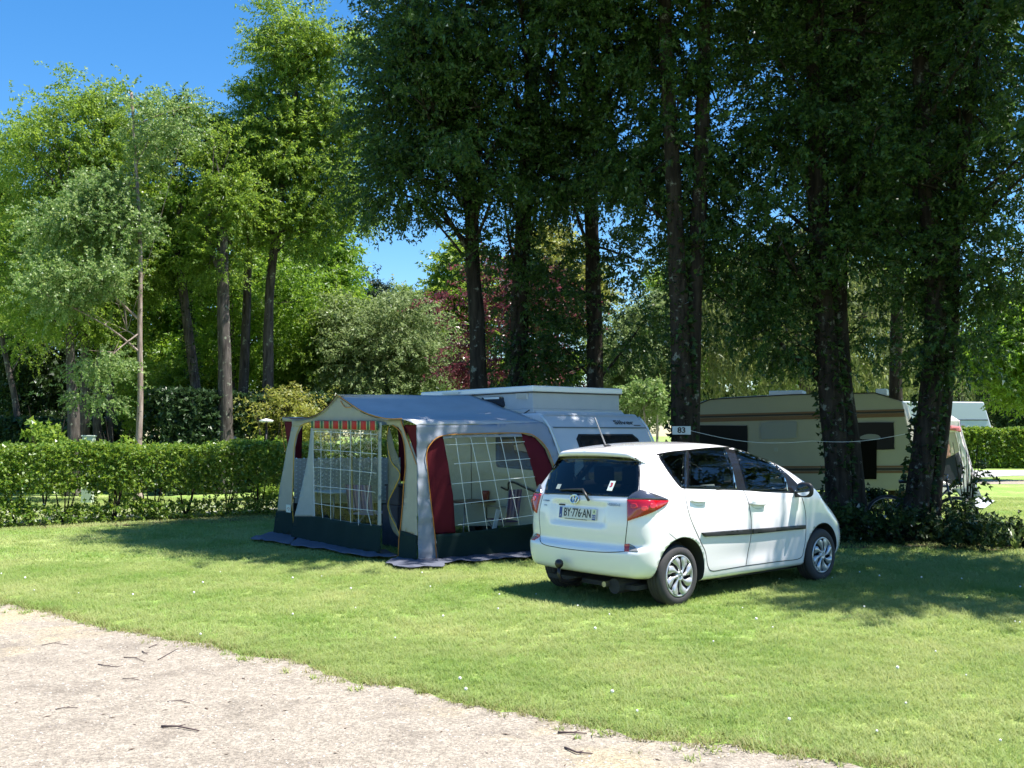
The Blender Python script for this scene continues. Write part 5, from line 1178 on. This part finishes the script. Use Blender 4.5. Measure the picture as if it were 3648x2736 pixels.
# ---- trio behind the pop-top caravan
G2 = "ashes behind the pop top caravan"
T = tree("ash_tree", "leftmost ash behind the raised caravan roof, its crown hanging out over the awning", "tree", trk([(1034,930),(1034,830),(1030,700),(1022,580),(1018,460),(1010,300),(1000,100),(990,-100)], 18.6),
 [lob(960,40,170,150,18.6,-1.6,2.6), lob(890,230,110,130,18.6,-1.4,2.2), lob(1020,310,170,120,18.6,-1.4,2.4), lob(880,410,105,85,18.6,-1.0,1.6), lob(960,150,150,120,18.6,-1.6,2.6), lob(840,480,60,40,18.6,0,.8), lob(1080,520,60,50,18.6,0,.9)], LM['ash'], 4300, bark_dark, .19, .10, nl=10, ll=.12, group=G2, limbs=60, upper=([(.2,16.6,11.3,1.7,2.0,1.4),(.4,15.6,10.6,1.8,1.8,1.2)], 1300))
T = tree("ash_tree", "middle ash behind the raised caravan roof with leafy shoots all along its trunk", "tree", trk([(1120,930),(1120,830),(1122,700),(1128,560),(1135,400),(1150,200),(1160,0),(1165,-120)], 19.4),
 [lob(1180,90,170,150,19.4,-2.8,2.4), lob(1160,370,90,110,19.4,-1.5,1.6), lob(1240,330,120,130,19.4,0,1.8), lob(1130,620,60,110,19.4,0,.7), lob(1130,760,55,80,19.4,0,.6), lob(1190,-130,200,110,19.4,.3,3.0)], LM['ash'], 3900, bark_dark, .22, .12, nl=10, ll=.12, group=G2, limbs=50, ivy=(1200, 1, 7, .1), upper=([(1.2,17.6,12,2.3,2.4,2.0)], 1100))
T = tree("ash_tree", "third ash behind the raised caravan roof, nearest the cream caravan", "tree", trk([(1286,930),(1286,830),(1284,700),(1280,560),(1276,400),(1270,200),(1262,0),(1258,-120)], 19.0),
 [lob(1290,60,150,150,19,-2.2,2.4), lob(1290,330,130,100,19,-1.2,1.8), lob(1345,560,90,110,19,0,1.2), lob(1210,640,70,60,19,0,.8), lob(1215,760,60,80,19,0,.7), lob(1370,700,70,70,19,0,.8), lob(1290,-130,200,110,19,.3,2.8)], LM['ash'], 3400, bark_dark, .19, .11, nl=10, ll=.12, group=G2, limbs=50, upper=([(3.4,18.2,12,2.4,2.3,2.2)], 1100))
# ---- the number plate and washing line on the ash
q = at_depth(681.5, 430.4, 15.3); s = empty("number_sign", q, 0, "small white plate with the number 83 fixed to the ash behind the car", "sign")
b = MB(); b.box((-.145,-.006,-.065),(.145,.006,.065)); bevel(b.build("plate", mat("sign_white", (.50,.54,.55), .5), s), .004)
text_mesh("lettering", "83", .12, frame((0,-.008,0), (1,0,0), (0,0,1)), mat("sign_black", (.01,.01,.01), .6), s, 1.1, bold=.004)
qa = at_depth(690, 430.5, 15.45); qb = at_depth(812, 441, 15.9); qc = at_depth(905, 434, 15.5)
b = MB(); L1 = [qa.lerp(qb, t)-Vector((0,0,.10*math.sin(math.pi*t))) for t in np.linspace(0,1,14)]+[qb.lerp(qc, t)-Vector((0,0,.06*math.sin(math.pi*t))) for t in np.linspace(0,1,10)][1:]
b.tube([p-qa for p in L1], .0035, 5); o = b.build("washing_line", mat("white_cord", (.7,.72,.7), .6), None); o.location = qa; tag(o, "thin white washing line strung between the ash trunks in front of the cream caravan", "cord")
# ---- left hand group beyond the road
G3 = "tall trees beyond the road on the left"
Yl = 30
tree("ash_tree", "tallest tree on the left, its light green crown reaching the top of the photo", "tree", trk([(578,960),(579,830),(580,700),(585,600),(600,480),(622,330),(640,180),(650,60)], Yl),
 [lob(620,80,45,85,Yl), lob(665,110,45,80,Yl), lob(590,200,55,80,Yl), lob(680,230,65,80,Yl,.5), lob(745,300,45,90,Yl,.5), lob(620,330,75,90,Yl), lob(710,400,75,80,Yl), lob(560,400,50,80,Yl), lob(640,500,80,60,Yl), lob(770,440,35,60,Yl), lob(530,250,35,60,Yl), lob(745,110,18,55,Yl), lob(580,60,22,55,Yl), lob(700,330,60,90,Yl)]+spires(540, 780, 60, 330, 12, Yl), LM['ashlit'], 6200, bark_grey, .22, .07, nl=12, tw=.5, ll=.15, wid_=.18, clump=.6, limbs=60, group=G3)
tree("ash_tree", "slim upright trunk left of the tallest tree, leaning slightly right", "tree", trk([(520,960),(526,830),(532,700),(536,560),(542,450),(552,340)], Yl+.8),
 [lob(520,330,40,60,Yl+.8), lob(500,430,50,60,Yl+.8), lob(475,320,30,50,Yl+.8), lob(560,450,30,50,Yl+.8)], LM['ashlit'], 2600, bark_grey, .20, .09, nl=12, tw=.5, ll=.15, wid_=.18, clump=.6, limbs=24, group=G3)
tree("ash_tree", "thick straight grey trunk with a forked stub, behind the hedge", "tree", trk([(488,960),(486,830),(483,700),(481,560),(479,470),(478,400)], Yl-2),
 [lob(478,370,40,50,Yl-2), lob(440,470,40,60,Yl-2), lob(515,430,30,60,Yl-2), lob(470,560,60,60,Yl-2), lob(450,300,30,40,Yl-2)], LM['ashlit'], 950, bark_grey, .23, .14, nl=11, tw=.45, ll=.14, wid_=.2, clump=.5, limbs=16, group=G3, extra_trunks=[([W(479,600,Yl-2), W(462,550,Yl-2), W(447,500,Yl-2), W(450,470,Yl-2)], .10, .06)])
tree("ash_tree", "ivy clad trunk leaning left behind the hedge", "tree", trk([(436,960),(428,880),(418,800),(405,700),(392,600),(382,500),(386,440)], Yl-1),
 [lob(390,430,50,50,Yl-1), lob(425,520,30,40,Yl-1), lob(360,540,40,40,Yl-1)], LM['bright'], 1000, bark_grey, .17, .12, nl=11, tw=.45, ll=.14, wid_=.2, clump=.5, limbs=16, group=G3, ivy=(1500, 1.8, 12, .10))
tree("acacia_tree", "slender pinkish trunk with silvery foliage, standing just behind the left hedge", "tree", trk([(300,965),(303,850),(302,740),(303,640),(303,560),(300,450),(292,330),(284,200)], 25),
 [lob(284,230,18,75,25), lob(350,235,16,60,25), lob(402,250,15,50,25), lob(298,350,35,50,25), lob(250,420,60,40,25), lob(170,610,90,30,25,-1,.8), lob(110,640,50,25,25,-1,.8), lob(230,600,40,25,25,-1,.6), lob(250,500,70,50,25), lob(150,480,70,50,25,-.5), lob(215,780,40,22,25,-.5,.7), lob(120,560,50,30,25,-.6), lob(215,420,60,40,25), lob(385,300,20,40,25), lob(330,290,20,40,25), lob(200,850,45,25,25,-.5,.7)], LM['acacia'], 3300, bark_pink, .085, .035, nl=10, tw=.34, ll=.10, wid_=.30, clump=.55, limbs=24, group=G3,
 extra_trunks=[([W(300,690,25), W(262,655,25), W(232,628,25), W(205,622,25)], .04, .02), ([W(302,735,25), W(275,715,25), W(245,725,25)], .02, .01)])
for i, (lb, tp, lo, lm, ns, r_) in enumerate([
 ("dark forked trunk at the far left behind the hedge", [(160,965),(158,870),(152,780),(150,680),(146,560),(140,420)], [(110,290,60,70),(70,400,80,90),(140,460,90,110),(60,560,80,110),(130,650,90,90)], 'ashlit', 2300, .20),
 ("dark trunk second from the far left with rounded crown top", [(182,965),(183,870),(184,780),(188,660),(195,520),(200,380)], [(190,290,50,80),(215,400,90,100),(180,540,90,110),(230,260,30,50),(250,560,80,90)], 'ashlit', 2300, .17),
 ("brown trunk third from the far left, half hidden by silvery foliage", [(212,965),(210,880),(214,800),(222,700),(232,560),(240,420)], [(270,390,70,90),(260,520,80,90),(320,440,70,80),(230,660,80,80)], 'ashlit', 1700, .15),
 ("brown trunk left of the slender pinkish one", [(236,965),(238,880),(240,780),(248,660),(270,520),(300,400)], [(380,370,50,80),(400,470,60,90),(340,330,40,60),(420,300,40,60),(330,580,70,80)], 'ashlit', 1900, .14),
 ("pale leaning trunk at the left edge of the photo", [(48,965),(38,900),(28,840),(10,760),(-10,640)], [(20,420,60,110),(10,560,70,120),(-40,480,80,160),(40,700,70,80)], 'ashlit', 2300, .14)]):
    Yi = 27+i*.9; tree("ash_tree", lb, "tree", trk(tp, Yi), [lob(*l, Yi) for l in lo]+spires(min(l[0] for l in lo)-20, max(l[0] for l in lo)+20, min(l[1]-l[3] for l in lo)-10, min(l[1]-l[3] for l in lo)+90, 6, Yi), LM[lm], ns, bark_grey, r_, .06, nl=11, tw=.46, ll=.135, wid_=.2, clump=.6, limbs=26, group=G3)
# ---- the wood further back: one tree each
G4 = "background trees of the campsite"
bgt = [
 ("dark rounded tree at the far left edge of the wood", 'ash', 36, (20,960), [(20,700,110,150),(60,850,120,90),(-60,640,120,200)], 2600, .24),
 ("dark leafy tree low behind the left trunks", 'shade', 35, (110,960), [(120,760,110,90),(160,880,120,80)], 2400, .24),
 ("green tree filling the gap behind the silvery foliage", 'ashlit', 37, (270,960), [(260,700,110,100),(300,820,110,90),(200,600,90,80)], 3000, .24),
 ("bright green tree behind the ivy clad trunk", 'bright', 38, (400,960), [(380,660,90,110),(430,780,100,90),(350,560,70,80),(400,480,60,60)], 3400, .26),
 ("mid green bush below the ivy clad trunk", 'ashlit', 33, (360,960), [(350,850,80,60),(420,880,70,50)], 1500, .2),
 ("bright yellow green tree behind the tallest tree, sunlit on its right", 'bright', 38, (640,960), [(640,590,110,80),(700,540,60,60),(600,720,110,100),(690,680,70,70),(540,600,70,110)], 4600, .26),
 ("airy yellow green young tree among the three left trunks", 'bright', 33, (500,960), [(440,620,50,70),(520,640,60,70),(560,740,60,60),(470,760,50,60),(630,640,40,80)], 1900, .17),
 ("dark green leafy tree between the tallest tree and the pale hazel", 'ashlit', 34, (690,960), [(690,800,70,80),(740,720,60,70),(640,860,60,50)], 2200, .22),
 ("yellow green shrub under the tallest tree beside the awning", 'yellow', 29, (625,960), [(625,885,38,28),(600,930,40,26)], 500, .16),
 ("pale dusty green hazel, round, left of the raised caravan roof", 'hazel', 33, (850,960), [(850,720,90,75),(790,790,90,80),(890,800,70,70),(830,870,110,60),(910,740,40,50),(760,700,40,50)], 5200, .17),
 ("small dark conifer tops poking up left of the sky gap", 'conifer', 48, (800,960), [(795,640,16,55),(822,650,14,45),(845,665,20,40),(808,700,50,60)], 1500, .2),
 ("bluish green tree low in the sky gap", 'ashlit', 52, (880,960), [(880,680,45,45),(900,720,60,60)], 1400, .26),
 ("tall bright green oak right of the sky gap", 'ashlit', 38, (985,960), [(975,610,35,65),(1010,570,40,50),(960,690,60,60),(1010,680,50,90),(945,760,50,70),(1000,820,70,70)], 4200, .24),
 ("purple leaved plum glowing behind the ashes", 'purple', 30, (1100,960), [(1075,590,30,70),(1110,640,50,70),(1060,700,50,60),(1150,620,50,60),(1030,770,45,50),(1110,780,90,70),(985,640,14,40),(1210,700,40,50)], 1300, .17),
 ("yellow green tree behind the purple plum", 'yellow', 46, (1200,960), [(1180,560,70,60),(1240,640,70,80),(1150,640,60,60)], 2000, .28),
 ("pale green tree between the caravans", 'hazel', 34, (1370,980), [(1350,760,60,80),(1400,820,60,60),(1360,860,60,50),(1420,720,50,80)], 2600, .18),
 ("dark green trees closing the view above the cream caravan", 'ashlit', 42, (1600,980), [(1560,700,110,110),(1640,640,110,100),(1500,620,80,90),(1700,740,110,80)], 3600, .26),
 ("leafy tree high behind the double stemmed ash", 'ashlit', 44, (1830,980), [(1850,90,100,90),(1800,640,110,60),(1880,640,110,80)], 2200, .28),
 ("sunlit yellow green maple at the right edge behind the hedge", 'bright', 36, (2240,980), [(2165,760,60,50),(2205,690,50,70),(2215,830,40,40)], 2400, .22),
 ("dark tree behind the right hand hedge", 'hedged', 56, (2210,980), [(2215,880,50,50),(2170,850,30,40)], 1400, .26)]
bgt += [
 ("far wood tree behind the raised caravan roof", 'ashlit', 60, (1130,960), [(1130,830,110,80),(1200,760,90,80),(1060,850,60,60)], 1000, .42),
 ("far wood tree seen between the ashes right of the raised roof", 'ashlit', 62, (1330,960), [(1300,840,100,90),(1380,770,90,90),(1420,860,60,50)], 1000, .42),
 ("far wood tree behind the left end of the cream caravan", 'ash', 62, (1540,960), [(1520,850,110,80),(1600,790,100,90)], 1100, .42),
 ("far wood tree behind the middle of the cream caravan", 'ashlit', 64, (1740,960), [(1720,850,110,90),(1800,790,100,90)], 1100, .42),
 ("far wood tree behind the right end of the cream caravan", 'ash', 64, (1930,960), [(1920,850,110,90),(1990,790,100,90)], 1100, .42),
 ("far wood tree closing the view at the right edge", 'ashlit', 66, (2130,960), [(2110,830,100,100),(2210,800,100,120),(2160,720,100,80)], 1300, .42),
 ("far wood tree just beyond the right edge of the photo", 'ashlit', 60, (2380,960), [(2340,820,110,110),(2420,760,110,130)], 750, .46),
 ("far wood tree well beyond the right edge of the photo", 'ash', 58, (2620,960), [(2560,820,120,110),(2660,770,120,130)], 750, .46),
 ("far wood tree beyond the left edge of the photo", 'ashlit', 45, (-260,960), [(-220,780,130,150),(-340,720,140,190)], 750, .42),
 ("far wood tree low behind the pale hazel", 'ashlit', 60, (920,960), [(900,850,110,70),(980,820,80,70)], 900, .42)]
for lb, lm, Y_, tb_, lo, ns, ll in bgt:
    p = W(tb_[0], 800, Y_); top = max(W(l[0], l[1]-l[3]*.5, Y_).z for l in lo)
    nm = {'hazel':'hazel_tree','conifer':'conifer_tree','purple':'plum_tree'}.get(lm, 'broadleaf_tree')
    tree(nm, lb, "tree", [(p.x, p.y, -.05), (p.x+.1, p.y, top*.35), (p.x, p.y, top*.7), (p.x-.1, p.y+.1, top*.9)], [lob(*l, Y_) for l in lo], LM[lm], ns, bark_grey, .16, .05, nl=8, tw=.55, ll=ll, wid_=.21, clump=.7, limbs=14, group=G4, shell=.6)
# weeping willow behind the cream caravan: hanging strands
def willow(Y_, px_, zt, rx, n, lab):
    c = at_depth(px_*K_, 700*K_, Y_); root = empty("willow_tree", (c.x, c.y, 0), 0, lab, "tree", G4)
    b = MB(); b.tube([(0,0,-.05),(.1,0,3),(0,.1,6),(0,0,zt-1)], [.24,.2,.16,.08], 12); b.build("trunk", bark_grey, root, True)
    b = MB()
    A = rng.uniform(0, 6.283, n); Rr = rx*np.sqrt(rng.random(n)); X = np.cos(A)*Rr; Yy = np.sin(A)*Rr*.5; top = zt*(1-.35*(Rr/rx)**2)*rng.uniform(.75, 1.0, n); ln = rng.uniform(2.5, 6.5, n)
    for k in range(40): b.tube([(0,0,zt*.5),(X[k]*.5,Yy[k]*.5,top[k]*.92),(X[k],Yy[k],top[k]-.3)], [.09,.05,.01], 5, False)
    b.build("limbs", bark_grey, root, True)["kind"] = "stuff"
    m_ = 26; t = np.linspace(0, 1, m_); P = np.stack([X[:, None]+rng.normal(size=(n, 1))*.2*t, Yy[:, None]+rng.normal(size=(n, 1))*.2*t, top[:, None]-ln[:, None]*t], 2)+rng.normal(size=(n, m_, 3))*.05
    P = P.reshape(-1, 3); D = rng.normal(size=P.shape)*.45+np.array([0, 0, -1]); kp = P[:, 2] > 3.1+rng.normal(size=len(P))*.25
    o = link("crown", leaves_mesh("crown", P[kp], D[kp], np.full(kp.sum(), .26), .13, LM['willow']), root); o["kind"] = "stuff"
willow(34, 1730, 9.8, 5.2, 1300, "weeping willow with long pale strands behind the cream caravan")
willow(57, 2070, 10, 5.0, 620, "weeping willow further back on the right above the white awning")
# slender young tree with two pale stems between the caravans
p = ground(1414*K_, 458*1, 0) if False else W(1415, 905, 30); 
tree("young_tree", "young tree with two thin pale stems on the sunny grass between the caravans", "tree", [(p.x, p.y, -.05), (p.x+.05, p.y, 1.2), (p.x+.1, p.y, 2.6)], [lob(1420,858,26,24,30), lob(1395,850,20,18,30)], LM['acacia'], 420, bark_mat("pale_stem", (.3,.26,.2), (.5,.45,.38), (.2,.18,.14)), .06, .03, nl=8, tw=.3, ll=.14, wid_=.3, clump=.4, limbs=6, group=None,
 extra_trunks=[([(p.x-.12, p.y, 0), (p.x-.2, p.y, 1.2), (p.x-.35, p.y, 2.5)], .045, .025)])
# ---- hedges
def hedge(name, label, Pa, Pb, w, h, n, lm, ll, wid_=.30, gap=.35, group=None, stem_every=.55, ztop_b=None, thin_low=.8):
    a = Vector(Pa); b_ = Vector(Pb); L_ = (b_-a).length; t = (b_-a).normalized(); s = Vector((-t.y, t.x, 0)); root = empty(name, a, 0, label, "hedge", group)
    ztb = ztop_b or h
    u = rng.random(n); keepn = n
    face = rng.random(n); 
    v = np.where(face < .42, -.5, np.where(face < .60, .5, rng.uniform(-.5, .5, n)))+rng.normal(size=n)*.06
    top = h+(ztb-h)*u
    z = np.where(face < .60, gap+(top-gap)*rng.random(n)**.8, np.where(face < .9, top, gap+(top-gap)*rng.random(n)))
    z = z+rng.normal(size=n)*.03+.04*np.sin(u*L_*1.7)+.03*np.sin(u*L_*4.1)
    U = u*L_
    bul = .07*np.sin(U*2.3)+.05*np.sin(U*5.9+1)
    X = a.x+t.x*U+s.x*v*(w+bul); Y = a.y+t.y*U+s.y*v*(w+bul)
    # holes low down
    hole = np.array([mn.noise(Vector((U_*1.1, z_*2.2, 7.3))) for U_, z_ in zip(U, z)]); kp = ~((z < gap+.26) & (hole > .02-.25*thin_low)) 
    low = rng.random(n) < (.13 if thin_low > 0 else .04); z = np.where(low, rng.uniform(.03, max(gap, .08), n)**1.0, z); kp |= low
    C = np.c_[X, Y, z][kp]; out = np.c_[s.x*v, s.y*v, np.full(n, .25)+ (face > .6)*.5][kp]+rng.normal(size=(kp.sum(), 3))*.35
    P, D = sprays(C, out, 10, .14, ll, .7)
    P = P-np.array(a); k2 = P[:, 2] > .02
    o = link("foliage", leaves_mesh("foliage", P[k2], D[k2], np.full(k2.sum(), ll), wid_, LM[lm], droop=.1), root); o["kind"] = "stuff"
    k = 0; x = .2
    while x < L_:
        c = a+t*x-a; b = MB()
        for _ in range(4):
            e = c+t*random.uniform(-.3,.3)+s*random.uniform(-.2,.2); b.tube([c+Vector((random.uniform(-.03,.03),0,-.02)), c.lerp(e,.5)+Vector((0,0,.4)), e+Vector((0,0,h*.85))], [.02,.013,.006], 5, False)
        b.build("stem", bark_dark, root, True); x += stem_every*random.uniform(.8,1.25)
    return root
hA = ground(-30, 530); hB = ground(277, 515); hd = (hB-hA).normalized(); hs_ = Vector((-hd.y, hd.x, 0))
hedge("hedge", "long clipped laurel hedge on the left, yellow green in the sun with gaps low down", hA+hs_*.45-hd*3, hB+hs_*.45+hd*3.2, .80, 1.34, 13000, 'hedge', .068, gap=.33, ztop_b=1.40, stem_every=.75)
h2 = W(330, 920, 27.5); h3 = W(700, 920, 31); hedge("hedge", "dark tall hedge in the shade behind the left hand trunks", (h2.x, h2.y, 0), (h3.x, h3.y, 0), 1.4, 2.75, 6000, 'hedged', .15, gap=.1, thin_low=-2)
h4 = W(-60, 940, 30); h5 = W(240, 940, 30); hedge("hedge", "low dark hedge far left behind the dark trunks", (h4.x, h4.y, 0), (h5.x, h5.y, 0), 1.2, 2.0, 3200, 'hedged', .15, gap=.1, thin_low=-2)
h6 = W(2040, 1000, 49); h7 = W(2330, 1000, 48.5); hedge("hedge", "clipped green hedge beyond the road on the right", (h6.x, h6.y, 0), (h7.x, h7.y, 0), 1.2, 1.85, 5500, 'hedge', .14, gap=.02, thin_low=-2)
# ---- undergrowth at the foot of the ashes, and broad leaved plants at its right end
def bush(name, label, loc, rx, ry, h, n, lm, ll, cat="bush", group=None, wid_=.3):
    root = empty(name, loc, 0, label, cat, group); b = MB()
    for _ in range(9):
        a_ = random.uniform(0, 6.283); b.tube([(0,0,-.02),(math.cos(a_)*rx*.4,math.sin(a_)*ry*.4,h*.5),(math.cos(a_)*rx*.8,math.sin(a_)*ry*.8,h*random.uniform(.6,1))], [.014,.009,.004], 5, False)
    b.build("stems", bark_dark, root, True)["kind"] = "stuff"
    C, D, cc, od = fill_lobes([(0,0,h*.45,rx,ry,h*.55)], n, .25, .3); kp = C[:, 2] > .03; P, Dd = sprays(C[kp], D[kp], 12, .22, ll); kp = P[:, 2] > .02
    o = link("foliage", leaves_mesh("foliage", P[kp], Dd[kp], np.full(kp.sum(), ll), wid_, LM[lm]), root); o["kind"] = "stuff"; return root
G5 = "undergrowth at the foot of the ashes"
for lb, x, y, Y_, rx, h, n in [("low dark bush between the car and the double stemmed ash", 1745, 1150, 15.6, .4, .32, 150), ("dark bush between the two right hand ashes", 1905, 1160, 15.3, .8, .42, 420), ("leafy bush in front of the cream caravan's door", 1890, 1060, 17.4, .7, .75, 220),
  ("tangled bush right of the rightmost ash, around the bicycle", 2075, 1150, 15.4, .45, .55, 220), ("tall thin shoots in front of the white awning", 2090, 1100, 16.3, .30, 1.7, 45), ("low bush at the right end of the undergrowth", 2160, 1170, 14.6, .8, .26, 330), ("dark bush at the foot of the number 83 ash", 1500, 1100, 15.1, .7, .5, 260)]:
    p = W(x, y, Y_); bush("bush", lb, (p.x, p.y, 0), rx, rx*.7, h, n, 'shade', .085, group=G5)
for lb, x, Y_, h, n in [("sunlit leafy sapling just behind the left hedge at the far left", 100, 22.5, 2.4, 150), ("leafy sapling behind the hedge left of the pinkish trunk", 255, 22.5, 2.3, 150), ("tall shoots behind the hedge beside the awning", 585, 25, 2.5, 220)]:
    p = W(x, 930, Y_); bush("sapling", lb, (p.x, p.y, 0), .55, .4, h, n, 'ashlit', .14, "sapling")
blade_m = leaf_mat("broad_blades", [(.04,.09,.015), (.09,.16,.03), (.20,.26,.09)], .4, .4, .5)
for k, (x, y) in enumerate(((2150,1185),(2105,1180),(2195,1190),(2180,1160))):
    p = ground(x*K_, y*K_); b = MB()
    for _ in range(11):
        a_ = random.uniform(0, 6.283); h = random.uniform(.22,.42); ln = random.uniform(.1,.32); d_ = Vector((math.cos(a_), math.sin(a_), 0)); s_ = Vector((-d_.y, d_.x, 0))*.022
        b.add([-s_, s_, d_*ln*.4+s_*1.3+Vector((0,0,h*.6)), d_*ln*.4-s_*1.3+Vector((0,0,h*.6)), d_*ln+Vector((0,0,h))], [(0,1,2,3),(3,2,4)])
    rt = empty("broad_leaved_plant", (p.x, p.y, 0), 0, ["broad bladed plant catching the sun, middle of the clump right of the bicycle", "broad bladed plant nearest the bicycle wheel", "broad bladed plant at the right edge of the photo", "broad bladed plant at the back of the clump right of the bicycle"][k], "plant", "broad bladed plants right of the bicycle")
    o = b.build("leaves", blade_m, rt); o["kind"] = "stuff"
# ---- bicycle leaning behind the rightmost ash
bp_ = W(2085, 1130, 15.9); bike = empty("bicycle", (bp_.x-.15, bp_.y, 0), -.35, "dark bicycle half hidden in the bushes right of the rightmost ash, its wheel showing", "bicycle")
lean = Matrix.Rotation(.12, 4, 'X')
for x in (-1.02, 0):
    w = empty("wheel"); w.parent = bike; w.matrix_local = lean @ Matrix.Translation((x, 0, .345))
    b = MB(); torus_b(b, .33, .33, .022, Matrix.Rotation(math.pi/2, 4, 'X'), 40, 8); b.build("tyre", rubber, w, True)
    b = MB(); torus_b(b, .305, .305, .010, Matrix.Rotation(math.pi/2, 4, 'X'), 40, 6); b.build("rim", alu, w, True)
    b = MB()
    for k in range(20):
        a_ = 2*math.pi*k/20; b.tube([(0,.02*(-1)**k,0),(.30*math.cos(a_),0,.30*math.sin(a_))], .0016, 3, False)
    b.tube([(0,-.05,0),(0,.05,0)], .02, 8); b.build("spokes", alu, w)["kind"] = "stuff"
fr_m = mat("bike_frame_dark", (.03,.035,.05), .3, coat=.5); b = MB()
for pts in ([(-1.02,0,.345),(-.56,0,.30)],[(-.56,0,.30),(-.68,0,.86)],[(-.66,0,.80),(-.13,0,.86)],[(-.56,0,.30),(-.12,0,.80)],[(-1.02,0,.345),(-.66,0,.78)],[(-.13,0,.92),(-.10,0,.74),(0,0,.345)]):
    b.tube([lean @ Vector(p) for p in pts], .017, 8)
b.build("frame", fr_m, bike, True)
b = MB(); b.tube([lean @ Vector(p) for p in ((-.15,-.29,1.0),(-.1,-.2,1.0),(-.13,0,.98),(-.1,.2,1.0),(-.15,.29,1.0))], .013, 8); b.tube([lean @ Vector((-.13,0,.9)), lean @ Vector((-.13,0,.98))], .014, 8); b.build("handlebar", black_plastic, bike, True)
b = MB(); b.prism([(-.16,-.07),(.0,-.03),(.13,-.015),(.13,.015),(.0,.03),(-.16,.07)], .04, lean @ Matrix.Translation((-.69,0,.90))); b.tube([lean @ Vector((-.68,0,.84)), lean @ Vector((-.69,0,.91))], .013, 8); bevel(b.build("saddle", black_plastic, bike), .012)
b = MB(); b.tube([lean @ Vector(p) for p in ((-.56,-.09,.30),(-.56,.09,.30))], .015, 6); b.tube([lean @ Vector(p) for p in ((-.56,-.09,.30),(-.44,-.09,.20),(-.44,-.16,.20))], .010, 6); b.tube([lean @ Vector(p) for p in ((-.56,.09,.30),(-.68,.09,.40),(-.68,.16,.40))], .010, 6); b.build("crank", alu, bike, True)
# ---- utility box behind the left hedge, lamp post style sign by the trunks
q = W(192, 950, 24); b = MB(); b.box((-.13,-.09,0),(.13,.09,1.62)); b.box((-.15,-.11,1.62),(.15,.11,1.66)); o = b.build("power_post", mat("pale_green_box", (.50,.58,.48), .5), None); bevel(o, .012); o.location = (q.x, q.y, 0); tag(o, "small pale green power box standing behind the left hedge", "power box")
q = W(575, 912, 26); s = empty("lantern", (q.x, q.y, 0), 0, "small white topped lamp post beyond the hedge, left of the awning", "lamp")
b = MB(); b.tube([(0,0,0),(0,0,q.z)], .03, 8); b.build("post", dark_metal, s, True); b = MB(); b.lathe([(0,.05),(.19,.0),(.17,-.05),(0,-.05)], 16, Matrix.Translation((0,0,q.z+.05))); b.build("shade", white_plastic, s, True)
